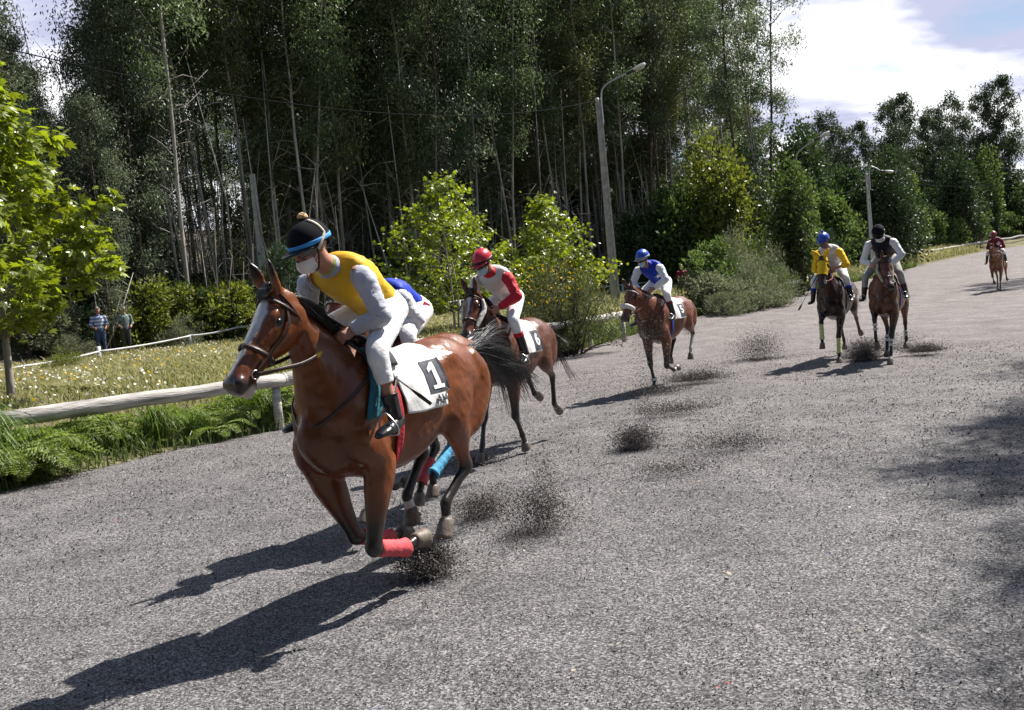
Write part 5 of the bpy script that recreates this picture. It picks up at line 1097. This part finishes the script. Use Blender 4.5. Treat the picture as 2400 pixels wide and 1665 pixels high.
# ------------------------------------------------------------------ the seven runners
PINK = wrapmat('coral_bandage', (.62, .085, .10)); BLUEW = wrapmat('blue_bandage', (.08, .36, .60)); LIME = wrapmat('pale_yellow_bandage', (.66, .68, .30)); WHITEW = wrapmat('white_tape', (.75, .74, .72))
BLACKCLOTH = material('black_cloth', (.02, .02, .022), .8, noise=(10, .6, 1.6), bump=(20, .4, .02))
GREYCLOTH = material('grey_cloth', (.36, .35, .34), .85, noise=(8, .7, 1.2), bump=(20, .4, .02))
ROYAL = silk('royal_blue_silk', (.006, .035, .42)); WHITES = silk('white_silk', (.78, .78, .80)); REDS = silk('red_silk', (.55, .018, .035)); BLACKS = silk('black_silk', (.012, .013, .02), .6, 0)
LENS = material('dark_lens', (.012, .012, .014), .12, spec=.7); MASKB = material('light_blue_mask', (.42, .62, .74), .8, bump=(30, .2, .004)); MASKW = material('white_mask', (.80, .80, .81), .8, bump=(30, .2, .004))
RED_H = material('red_helmet', (.55, .02, .045), .3, coat=.3); BLUE_H = material('blue_helmet', (.010, .065, .46), .35, coat=.3); MAROON_H = material('maroon_helmet', (.24, .015, .03), .35, coat=.3); BLACK_H = material('black_velvet', (.006, .006, .010), .9, spec=.2, bump=(30, .2, .006))
G = 'racehorses galloping on the gravel track'; GJ = 'jockeys in the race'
SQ = rect(12)
ONE = serif_one(); AIA = text_tris('AIA', .5, .02); FOUR = text_tris('4', 1.15, .03)
def stripe(x0, x1, x2, x3): return lambda p: (x0+(x2-x0)*sstep(.35, 1.75, abs(p)), x1+(x3-x1)*sstep(.35, 1.75, abs(p)))

# leader ---------------------------------------------------------------------
h1 = build_horse('bright bay racehorse with white blaze and number 1 cloth, leading the race', (-.757, 5.41, -.06), 4.18, dict(
    slim=.91, coat=(.195, .050, .009), chest_shade_tone=.35, poll=(.90, -.01, 1.935), muzzle=(1.205, -.05, 1.515), earback=.55, voxel=.0105, girthmat=wrapmat('red_girth', (.40, .02, .03)),
    FL=((.36, .165, .95), (.47, .13, .43), (.17, .12, .345), (.07, .12, .36), (-.035, .12, .365)),
    FR=((.52, -.145, .88), (.35, -.10, .455), (.03, -.10, .35), (-.065, -.10, .355), (-.16, -.10, .33)),
    HL=((-.50, .13, 1.32), (-.36, .19, 1.04), (-.52, .14, .69), (-.265, .13, .51), (-.255, .13, .40), (-.22, .13, .29)),
    HR=((-.50, -.13, 1.32), (-.30, -.19, 1.06), (-.44, -.14, .80), (-.21, -.13, .56), (-.235, -.13, .47), (-.25, -.13, .37)),
    sock=dict(HR=1.25, HL=1.75), blaze=((.10, .0, 0), (.15, .030, .004), (.25, .046, .006), (.38, .036, .002), (.5, .026, .002), (.62, .020, .002), (.75, .016, -.004), (.86, .010, -.012), (.90, .0, -.012)), pinklip=1,
    wraps=dict(FL=(PINK, .14, 1.12), FR=(PINK, .14, 1.12)), hands=(arr(.47, .07, 1.63), arr(.47, -.07, 1.63)), rein_sag=.03, mane_side=1, nmane=900, mane_len=1.25, ntail=480, seed=3, ear_shade=.93, arch=-.035,
    reinband=(.74, .93, wrapmat('yellow_grip', (.65, .45, .05))), tail=((-.80, 0, 1.40), (-1.02, -.02, 1.41), (-1.32, -.04, 1.37), (-1.62, -.05, 1.27), (-1.82, -.05, 1.16)), tail_spread=.95, cloth=(-.235, .27, 1.84),
    marks=[('number_panel', M_PRINTB, SQ, -.130, 1.12, .185, .23, .0075), ('number_one', M_CLOTHW, ONE, -.130, 1.12, .155, .185, .0115), ('lettering', M_PRINTB, AIA, -.135, 1.665, .155, .15, .012)]))
h1['patch']('wither_pad', wrapmat('teal_pad', (.015, .16, .21)), stripe(.42, .36, .55, .41), .35, 1.75, 8, 40, .020, .012, .004)
h1['patch']('pad_trim', wrapmat('red_pad', (.42, .02, .04)), stripe(.37, .345, .425, .38), .35, 1.45, 5, 30, .030, .010, .002)
h1['patch']('pad_edge', M_CLOTHW, stripe(.348, .33, .385, .355), .35, 1.35, 4, 30, .030, .010, .002)
W1 = dict(torso=silk('yellow_silk', (.74, .43, .025)), sleeve=silk('pale_grey_silk', (.50, .51, .59)), legs=M_BREECH, collar=silk('pale_grey_collar', (.42, .43, .52)), undercollar=silk('green_neckband', (.28, .50, .08)),
          helmet=BLACK_H, peak=M_BLACKL, band=silk('sky_blue_band', (.06, .32, .78)), pompom=silk('cream_pompom', (.75, .52, .30)), strapband=silk('beige_strap', (.62, .55, .46)),
          goggles=material('smoke_lens', (.10, .10, .11), .12, spec=.7), mask=MASKW, mask_beak=.034, leg_end=.52, boot_top=.70)
j1 = build_person('jockey in yellow vest with pale grey sleeves and black helmet with sky-blue band', (-.757, 5.41, -.06), 4.18,
    jk(neck=(.44, 0, 2.04), head=(.565, -.01, 2.15), face=(.92, -.16, -.36), shL=(.40, .20, 1.965), shR=(.40, -.20, 1.965), elL=(.38, .285, 1.735), wrL=(.43, .12, 1.67), knL=(.45, .285, 1.545), anL=(.43, .345, 1.19), toeL=(.57, .37, 1.11), knR=(.44, -.30, 1.58)), W1, GJ, .0065)
stirrup(h1, (.43, .345, 1.19), (.45, .285, 1.545), (.57, .37, 1.11))
def whip(label, loc, hd, a, b, S=1):
    r = empty('whip', loc, hd, S); tag(r, label, 'whip', 'whips carried by jockeys'); a, b = arr(*a), arr(*b); d = nrm(b-a)
    m = MB(); m.tube([a, a*.5+b*.5, b], [.007, .006, .0045], 8); m.build('shaft', M_STEEL if 'silver' in label else M_BLACKL, r)
    m = MB(); m.tube([a-d*.02, a+d*.02, a+d*.16], [.011, .010, .009], 10); m.build('grip', M_BLACKL, r)
    m = MB(); m.tube([b-d*.02, b+d*.05, b+d*.13], [(.004, .004), (.018, .004), (.016, .003)], 8); m.build('flap', M_BLACKL, r)
whip('silver whip with black flap held along the leading horse by the yellow jockey', (-.757, 5.41, -.06), 4.18, (.49, .13, 1.60), (.30, .39, 1.30))

# second, half hidden behind the leader ----------------------------------------
h2 = build_horse('brown racehorse with blue leg bandage, half hidden behind the leader', (-.80, 7.15, -.05), 4.18, dict(S=.97,
    coat=(.20, .055, .018), poll=(.94, .05, 1.97), muzzle=(1.20, .06, 1.49), voxel=.014, browmat=WHITEW, nmane=160, ntail=200, seed=5,
    FL=((.40, .16, .95), (.68, .13, .62), (.86, .11, .42), (.90, .11, .33), (.93, .11, .24)), FR=((.38, -.16, .94), (.52, -.12, .46), (.25, -.12, .36), (.16, -.12, .37), (.07, -.12, .37)),
    HL=((-.50, .13, 1.30), (-.28, .19, .98), (-.24, .14, .60), (.06, .13, .42), (.075, .13, .33), (.085, .13, .24)), HR=((-.50, -.13, 1.30), (-.32, -.19, .98), (-.38, -.14, .56), (-.12, -.13, .31), (-.07, -.13, .22), (-.05, -.13, .12)),
    sock=dict(FL=1.4), wraps=dict(HL=(BLUEW, .1, 1.0), HR=(PINK, .35, 1.05)), hands=(arr(.45, .08, 1.62), arr(.45, -.08, 1.62))), G)
W2 = dict(torso=ROYAL, sleeve=WHITES, legs=M_BREECH, helmet=RED_H, peak=M_BLACKL, goggles=LENS, collar=ROYAL, cuff=REDS, mask=MASKW, boot_cuff=REDS)
j2 = build_person('jockey in shiny blue and white silks crouching behind the yellow-vested leader', (-.80, 7.15, -.05), 4.18, jk(pelvis=(-.04, 0, 1.74), neck=(.36, 0, 1.90), head=(.49, 0, 1.955), face=(.9, 0, -.4), shL=(.31, .19, 1.84), shR=(.31, -.19, 1.84), elL=(.28, .29, 1.66), elR=(.28, -.28, 1.66), wrL=(.40, .12, 1.62), wrR=(.40, -.12, 1.62)), W2, GJ, .010)
stirrup(h2, JK['anL'], JK['knL'], JK['toeL'])

# third -------------------------------------------------------------------------
L3 = (.01, 9.836, 0); A3 = 4.233
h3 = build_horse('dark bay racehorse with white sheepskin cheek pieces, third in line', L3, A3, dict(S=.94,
    coat=(.135, .040, .016), chest_shade_tone=.45, poll=(.76, -.05, 1.94), muzzle=(1.05, -.03, 1.45), earback=.75, voxel=.012, cheekwool=M_WOOL, nmane=220, ntail=220, seed=6, ear_shade=.5,
    FL=((.38, .17, .94), (.37, .15, .47), (.24, .15, .22), (.20, .15, .13), (.17, .15, .05)), FR=((.44, -.16, .93), (.60, -.13, .50), (.72, -.12, .20), (.78, -.12, .11), (.81, -.12, 0)),
    HL=((-.50, .13, 1.30), (-.44, .19, 1.02), (-.70, .16, .80), (-.70, .15, .45), (-.76, .15, .40), (-.86, .15, .35)), HR=((-.50, -.13, 1.30), (-.40, -.19, 1.04), (-.60, -.14, .84), (-.76, -.14, .58), (-.83, -.14, .55), (-.92, -.14, .53)),
    sock=dict(HL=1.75, HR=1.75), blaze=((.10, 0, 0), (.16, .024, 0), (.24, .018, 0), (.32, .007, .002), (.55, .005, 0), (.62, .0, 0)), hands=(arr(.49, .09, 1.63), arr(.49, -.09, 1.63)), cloth=(-.25, .27, 1.80), tail=((-.80, 0, 1.42), (-.98, .02, 1.36), (-1.15, .03, 1.15), (-1.25, .04, .95)),
    marks=[('number_panel', M_PRINTB, SQ, -.13, 1.30, .19, .26, .006), ('number', M_CLOTHW, text_tris('6', 1.1, .04), -.13, 1.30, .17, .19, .010)]), G)
W3 = dict(torso=silk('ivory_silk', (.70, .68, .66)), sleeve=REDS, sleeveR=silk('ivory_sleeve', (.70, .68, .66)), cuff=REDS, legs=M_BREECH, collar=REDS, helmet=RED_H, peak=RED_H, band=M_BLACKL, goggles=LENS, mask=MASKB, boot_top=.42, leg_end=.46, boot_cuff=REDS)
j3 = build_person('jockey in white silks with one red sleeve and glossy red helmet', L3, A3, jk(pelvis=(-.02, 0, 1.80), neck=(.38, 0, 2.09), head=(.47, -.02, 2.20), face=(.90, -.15, -.40), shL=(.33, .20, 2.01), shR=(.33, -.20, 2.01), elL=(.37, .31, 1.79), wrL=(.46, .13, 1.685), knL=(.46, .285, 1.54), anL=(.36, .34, 1.17), toeL=(.50, .37, 1.08)), W3, GJ, .008)
j3['root'].scale = (.96,)*3
stirrup(h3, (.36, .34, 1.17), (.46, .285, 1.54), (.50, .37, 1.08))

# fourth ------------------------------------------------------------------------
L4 = (2.542, 14.422, .0); A4 = 4.074
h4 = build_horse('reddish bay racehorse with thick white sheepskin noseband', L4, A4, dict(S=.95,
    coat=(.18, .050, .020), chest_shade_tone=.75, poll=(1.00, -.10, 1.80), muzzle=(1.24, -.14, 1.32), earback=.6, voxel=.013, nosewool=M_WOOL, browmat=WHITEW, tail=((-.80, 0, 1.42), (-.95, -.05, 1.33), (-1.1, -.12, 1.10), (-1.15, -.15, .9)), tail_spread=.7, nmane=180, ntail=160, seed=7,
    FL=((.36, .17, .93), (.40, .15, .42), (.14, .15, .32), (.06, .15, .34), (-.02, .15, .36)), FR=((.42, -.16, .93), (.46, -.12, .47), (.38, -.12, .18), (.40, -.12, .09), (.41, -.12, 0)),
    HL=((-.50, .13, 1.34), (-.44, .19, 1.08), (-.70, .16, .88), (-.58, .15, .62), (-.56, .15, .53), (-.55, .15, .42)), HR=((-.50, -.13, 1.34), (-.38, -.19, 1.06), (-.55, -.14, .80), (-.35, -.13, .56), (-.33, -.13, .48), (-.32, -.13, .38)),
    sock=dict(HL=.15, FL=1.0), wraps=dict(FR=(WHITEW, .85, 1.1)), hands=(arr(.62, .08, 1.66), arr(.62, -.08, 1.66)), girthmat=wrapmat('blue_girth', (.02, .06, .42)), reinmat=material('tan_rein', (.20, .06, .03), .5), cloth=(-.25, .27, 1.72),
    marks=[('number_panel', M_PRINTB, SQ, -.12, 1.22, .20, .25, .006), ('number', M_CLOTHW, text_tris('5', 1.1, .04), -.12, 1.20, .17, .18, .010)]), G)
W4 = dict(torso=ROYAL, sleeve=WHITES, cuff=BLACKS, legs=M_BREECH, helmet=BLUE_H, peak=GREYCLOTH, band=material('grey_band', (.35, .36, .40), .5), goggles=LENS, mask=MASKB, collar=ROYAL, boot_top=.40, leg_end=.42, boot_cuff=silk('maroon_cuff', (.16, .012, .03)))
j4 = build_person('jockey in royal-blue vest with white star and white sleeves', L4, A4, jk(pelvis=(.06, 0, 1.82), neck=(.48, 0, 2.11), head=(.58, -.03, 2.215), face=(.93, -.10, -.25), shL=(.44, .20, 2.04), shR=(.44, -.20, 2.04), elL=(.50, .31, 1.84), elR=(.50, -.29, 1.82), wrL=(.58, .13, 1.71), wrR=(.56, -.15, 1.71), knL=(.46, .29, 1.60), anL=(.40, .34, 1.28), toeL=(.54, .36, 1.20)), W4, GJ, .009)
j4['root'].scale = (.96,)*3
stirrup(h4, (.40, .34, 1.28), (.46, .29, 1.60), (.54, .36, 1.20))
# white star on the front of the vest
def vest_mark(j, name, V2, F, mat, t, az, s, k=1.06):
    n = len(j['Cn']); f = t*(n-1); i = int(f); c = j['Cn'][i]*(1-f+i)+j['Cn'][i+1]*(f-i); V = []
    for u, v in V2:
        a = az+u*s/.16; cc = c+j['tx']*v*s; d = j['lat']*math.sin(a)*.19+j['fr']*math.cos(a)*.142
        V.append(cc+d*k)
    m = npmesh(name, V, np.array(F), False); o = link(name, m, mat, j['root']); return o
A_ = np.linspace(math.pi/2, math.pi/2+2*math.pi, 10, endpoint=False); ST = np.vstack([[0, 0], np.stack([np.cos(A_), np.sin(A_)], 1)*np.where(np.arange(10) % 2, .42, 1)[:, None]]); SF = [(0, k+1, (k+1) % 10+1) for k in range(10)]
vest_mark(j4, 'star', ST, SF, WHITES, .58, .62, .055)

vest_mark(j2, 'red_patch', *rect(6, 1, 1), REDS, .30, 1.35, .09)
# fifth, yellow hood ---------------------------------------------------------------
L5 = (6.02, 16.25, .006); A5 = 4.135
h5 = build_horse('very dark bay racehorse wearing a bright yellow hood and pale yellow bandages', L5, A5, dict(S=.95,
    coat=(.060, .021, .012), chest_shade_tone=.7, poll=(.93, .0, 2.0), muzzle=(1.16, .02, 1.50), earback=.35, earout=.5, dust=.15, voxel=.013, hood=silk('yellow_hood', (.85, .53, .012)), nmane=120, ntail=160, seed=8,
    FL=((.44, .17, .93), (.58, .12, .49), (.64, .12, .18), (.67, .12, .09), (.69, .12, 0)), FR=((.48, -.16, .98), (.78, -.13, .78), (.80, -.13, .48), (.80, -.13, .39), (.82, -.13, .29)),
    HL=((-.50, .13, 1.30), (-.50, .19, 1.0), (-.84, .16, .74), (-1.08, .15, .50), (-1.15, .15, .45), (-1.25, .15, .40)), HR=((-.50, -.13, 1.30), (-.52, -.19, .98), (-.82, -.14, .60), (-1.0, -.14, .29), (-1.03, -.14, .2), (-1.04, -.14, .1)),
    sock=dict(FL=1.85), wraps=dict(FL=(LIME, .12, 1.1), FR=(LIME, .08, 1.1)), hands=(arr(.58, .10, 1.72), arr(.55, -.10, 1.68)), reinmat=material('red_rein', (.40, .03, .03), .5), clothmat=BLACKCLOTH, cloth=(-.25, .27, 1.70),
    marks=[('number_ring', M_CLOTHW, text_tris('0', 1.1, .05), -.10, 1.15, .22, .24, .006), ('number_strip', M_CLOTHW, rect(8), -.10, 1.62, .2, .05, .006)]), G)
W5 = dict(torso=silk('grey_white_silk', (.62, .60, .60)), sleeve=silk('yellow_sleeve', (.85, .53, .012)), sleeve_end=.45, legs=M_BREECH, helmet=BLUE_H, peak=BLUE_H, pompom=BLUE_H, goggles=LENS, mask=material('slate_mask', (.10, .13, .20), .8), boot_top=.45, boot_cuff=ROYAL)
j5 = build_person('jockey in grey-white silks with yellow sleeves and blue helmet with bobble', L5, A5, jk(pelvis=(.02, 0, 1.80), neck=(.42, 0, 2.14), head=(.53, -.04, 2.28), face=(.9, -.2, -.3), shL=(.37, .19, 2.06), shR=(.37, -.19, 2.06), elL=(.47, .33, 1.80), wrL=(.55, .14, 1.745), wrR=(.50, -.14, 1.70)), W5, GJ, .009)
j5['root'].scale = (.96,)*3
stirrup(h5, JK['anL'], JK['knL'], JK['toeL'])
whip('black whip pointing down in the right hand of the blue-bobble jockey', L5, A5, (.60, -.17, 1.66), (.74, -.46, 1.14), .96)

# sixth ------------------------------------------------------------------------------
L6 = (6.60, 15.38, .004); A6 = 4.134
h6 = build_horse('bay racehorse with cream sheepskin cheek pieces and white tape on its legs', L6, A6, dict(S=.95,
    coat=(.155, .044, .017), chest_shade_tone=.35, poll=(.87, .14, 1.87), muzzle=(1.06, .25, 1.32), earback=.7, voxel=.013, cheekwool=M_WOOLC, nmane=160, ntail=160, seed=9,
    FL=((.46, .17, .93), (.64, .12, .49), (.76, .11, .19), (.82, .105, .10), (.85, .10, 0)), FR=((.48, -.16, .98), (.72, -.13, .80), (.72, -.13, .48), (.68, -.13, .39), (.63, -.13, .29)),
    HL=((-.50, .13, 1.30), (-.40, .19, 1.0), (-.64, .15, .63), (-.63, .15, .33), (-.60, .15, .24), (-.57, .15, .14)), HR=((-.50, -.13, 1.30), (-.34, -.19, .98), (-.48, -.14, .55), (-.28, -.13, .22), (-.21, -.13, .13), (-.16, -.13, .04)),
    sock=dict(FL=1.65), wraps=dict(FL=(WHITEW, [(.22, .36), (.46, .60)], 0), FR=(WHITEW, [(.22, .36), (.46, .60)], 0), HL=(WHITEW, [(.5, .62), (.72, .84)], 0), HR=(WHITEW, [(.4, .52), (.62, .74)], 0)),
    hands=(arr(.52, .12, 1.66), arr(.52, -.10, 1.72)), girthmat=wrapmat('navy_girth', (.02, .03, .25)), clothmat=BLACKCLOTH, cloth=(-.27, .27, 1.74), blaze=((.45, .004, .01), (.6, .010, .01), (.8, .012, .01), (.86, 0, .01)),
    marks=[('number', M_CLOTHW, FOUR, -.11, 1.12, .25, .26, .006)]), G)
W6 = dict(torso=silk('navy_black_silk', (.008, .010, .022), .6, 0), sleeve=WHITES, legs=GREYCLOTH, helmet=BLACK_H, peak=M_BLACKL, band=material('raised_goggles', (.015, .015, .02), .15), mask=MASKW, goggles=LENS, boot_top=.55, leg_end=.62, hair=M_HAIR, collar=WHITES)
j6 = build_person('jockey in black vest and white sleeves with head bent down, black helmet', L6, A6, jk(pelvis=(.04, 0, 1.86), neck=(.42, .0, 2.19), head=(.54, .0, 2.285), face=(.80, .10, -.60), shL=(.37, .20, 2.12), shR=(.37, -.20, 2.12), elL=(.42, .33, 1.88), elR=(.40, -.31, 1.83), wrL=(.52, .16, 1.70), wrR=(.50, -.16, 1.755)), W6, GJ, .009)
j6['root'].scale = (.96,)*3
stirrup(h6, JK['anL'], JK['knL'], JK['toeL']); stirrup(h6, JK['anR'], JK['knR'], JK['toeR'], (.24, 1.0))

# last, far back -------------------------------------------------------------------------
L7 = (19.153, 34.528, .177); A7 = 4.06
h7 = build_horse('chestnut racehorse trailing far behind the field', L7, A7, dict(S=.95,
    coat=(.30, .095, .032), dark=arr(.10, .04, .02), chest_shade_tone=.35, poll=(.95, -.05, 1.92), muzzle=(1.16, -.06, 1.42), voxel=.018, hair=M_HAIRB, nmane=80, ntail=90, seed=10,
    FL=((.42, .17, .93), (.50, .13, .47), (.56, .12, .18), (.60, .12, .09), (.62, .12, 0)), FR=((.46, -.16, .95), (.62, -.13, .62), (.40, -.13, .42), (.33, -.13, .38), (.26, -.13, .34)),
    HL=((-.50, .13, 1.30), (-.46, .19, 1.0), (-.74, .16, .70), (-.92, .15, .46), (-.99, .15, .44), (-1.08, .15, .42)), HR=((-.50, -.13, 1.30), (-.38, -.19, .98), (-.60, -.14, .56), (-.52, -.13, .20), (-.47, -.13, .10), (-.44, -.13, 0)),
    blaze=((.1, 0, 0), (.2, .03, 0), (.3, .02, 0), (.36, 0, 0)), clothmat=BLACKCLOTH), G)
W7 = dict(torso=silk('maroon_silk', (.15, .010, .03)), sleeve=silk('maroon_sleeve', (.15, .010, .03)), legs=M_BREECH, helmet=MAROON_H, peak=MAROON_H, goggles=LENS, mask=silk('dark_mask', (.12, .02, .03)), boot_top=.2, leg_end=.3)
j7 = build_person('jockey in maroon silks with a pale sash, far back on the chestnut', L7, A7, jk(pelvis=(.02, 0, 1.76), neck=(.36, 0, 2.13), head=(.44, -.02, 2.26), face=(.93, -.2, -.2), shL=(.33, .20, 2.04), shR=(.33, -.20, 2.04), wrL=(.50, .13, 1.72), wrR=(.50, -.13, 1.72)), W7, GJ, .012)
j7['root'].scale = (.96,)*3
vest_mark(j7, 'sash', np.stack([np.array([-.14, -.04, .04, .14, -.10, .10, .0, .18])*0+np.array([0, .5, .6, 1.1, 1.2, 1.7, 1.8, 2.3])*.1, np.array([.1, 0, .16, .06, .22, .12, .28, .18])], 1)*1.2, [(0, 1, 3, 2), (2, 3, 5, 4), (4, 5, 7, 6)], WHITES, .45, .1, 1.0)
# ------------------------------------------------------------------ spectators
def stand(label, x, y, hd, shirt, legs, extra, shade=M_SKIN):
    J = dict(pelvis=(0, 0, .92), neck=(.0, 0, 1.46), head=(.03, 0, 1.63), face=(1, 0, -.05), shL=(0, .19, 1.40), shR=(0, -.19, 1.40), elL=(-.02, .27, 1.13), elR=(-.02, -.27, 1.13), wrL=(.18, .20, 1.02), wrR=(.18, -.20, 1.02), knL=(.02, .10, .50), knR=(.02, -.10, .50), anL=(-.01, .11, .09), anR=(-.01, -.11, .09), toeL=(.16, .13, .04), toeR=(.16, -.13, .04), grip=.4, arch=.0)
    W = dict(torso=shirt, sleeve=shirt, legs=legs, sleeve_end=.5, leg_end=.95); W.update(extra); return build_person(label, (x, y, hz(x, y)), hd, J, W, 'spectators behind the back rail', .014, True)
STRIPE = material('striped_shirt', (.30, .38, .62), .8)
t = STRIPE.node_tree; wv = t.nodes.new('ShaderNodeTexWave'); wv.bands_direction = 'Z'; wv.inputs['Scale'].default_value = 2.6; tcn = t.nodes.new('ShaderNodeTexCoord'); t.links.new(tcn.outputs['Object'], wv.inputs['Vector']); rp = t.nodes.new('ShaderNodeValToRGB'); rp.color_ramp.elements[0].color = (.14, .20, .45, 1); rp.color_ramp.elements[1].color = (.60, .64, .75, 1); rp.color_ramp.elements[0].position = .4; rp.color_ramp.elements[1].position = .6; t.links.new(wv.outputs[0], rp.inputs[0]); t.links.new(rp.outputs[0], t.nodes['Principled BSDF'].inputs['Base Color'])
DENIM = material('denim', (.05, .08, .17), .85); DARKT = material('dark_trousers', (.05, .05, .055), .85); CAMO = material('mottled_shirt', (.12, .15, .15), .85, noise=(9, .4, 2.4)); HAIRG = material('grey_hair', (.30, .28, .26), .7)
stand('man in blue and white striped shirt behind the back rail', -14.5, 31.6, -1.0, STRIPE, DENIM, dict(hair=HAIRG))
stand('man in mottled grey-green shirt and cap behind the back rail', -13.9, 32.3, -1.0, CAMO, DARKT, dict(cap=HAIRG))
stand('person in dark red top and white mask standing beyond the scrub', 8.75, 44.0, -1.9, silk('wine_top', (.20, .015, .03)), DARKT, dict(hair=M_HAIR, mask=MASKW, sleeve_end=.96, mask_beak=.01))

# ------------------------------------------------------------------ kicked-up gravel
M_GRIT = material('flying_grit', rough=.85, attr=True, spec=.25)
def spray(x, y, z, r, n, size, seed, dark=1., dirn=None, group=True):
    if y > 7: n = int(n*2.2); size = size*.62
    q = np.random.default_rng(seed); p = np.clip(q.normal(0, .55, (n, 3)), -1.5, 1.5); p[:, 2] = np.abs(p[:, 2])*1.0 if z < .1 else p[:, 2]
    P = np.array([x, y, z])+p*np.array(r)*.85; P[:, 2] = np.maximum(P[:, 2], track_z(P[:, 1])+.01)
    g = q.choice([.045, .07, .10, .16, .30], n, p=[.26, .28, .23, .15, .08])*dark; c = np.stack([g*1.10, g*.96, g*.90], 1); s = q.uniform(.3, 1.0, n)**1.5*1.5*size
    D1, D2 = nrm(q.normal(0, 1, (n, 3))), nrm(q.normal(0, 1, (n, 3))); D3 = nrm(np.cross(D1, D2)); D2 = np.cross(D3, D1); s = s[:, None]
    V = np.stack([P+D1*s, P-D1*s*.5+D2*s*.8, P-D1*s*.5-D2*s*.8, P+D3*s*.7], 1).reshape(-1, 3); i = np.arange(n)*4
    F = np.concatenate([np.stack([i, i+1, i+2], 1), np.stack([i, i+3, i+1], 1), np.stack([i+1, i+3, i+2], 1), np.stack([i+2, i+3, i], 1)])
    tag(link('flying_gravel', npmesh('flying_gravel', V, F, False, np.repeat(c, 4, 0)), M_GRIT), kind='stuff')
for i, a in enumerate([(-.66, 5.52, .10, (.20, .19, .11), 9000, .0062), (-.35, 6.85, .10, (.24, .24, .12), 5200, .0062), (.10, 6.35, .16, (.24, .22, .18), 5500, .0058), (.16, 6.35, .42, (.13, .13, .30), 1600, .0048), (-.02, 6.0, .05, (.25, .2, .12), 1500, .005), (1.2, 9.25, .10, (.24, .24, .15), 4000, .0105), (1.35, 9.3, .45, (.16, .16, .40), 700, .010),
    (1.3, 7.75, .04, (.5, .2, .12), 1300, .009), (2.05, 8.6, .05, (.5, .25, .16), 1700, .010), (2.0, 11.3, .05, (.6, .3, .16), 1600, .012), (3.0, 14.6, .06, (.55, .35, .16), 3600, .013), (2.2, 13.6, .03, (.5, .3, .12), 1800, .012), (4.9, 17.6, .22, (.55, .4, .42), 3600, .014), (6.15, 15.6, .10, (.26, .26, .16), 3600, .013), (6.5, 16.4, .16, (.36, .3, .20), 3400, .013), (7.25, 15.6, .07, (.34, .3, .12), 3000, .013), (7.5, 17.2, .10, (.7, .5, .2), 1500, .013),
    (-.45, 9.3, .02, (.3, .25, .05), 900, .010)]): spray(*a[:6], 300+i)
spray(2.05, 13.75, .82, (.40, .36, .50), 1500, .010, 401, 2.6)  # sunlit flecks before the fourth horse: grains coloured paler to look lit
spray(5.5, 15.3, .75, (.30, .30, .40), 160, .008, 402, 3.)
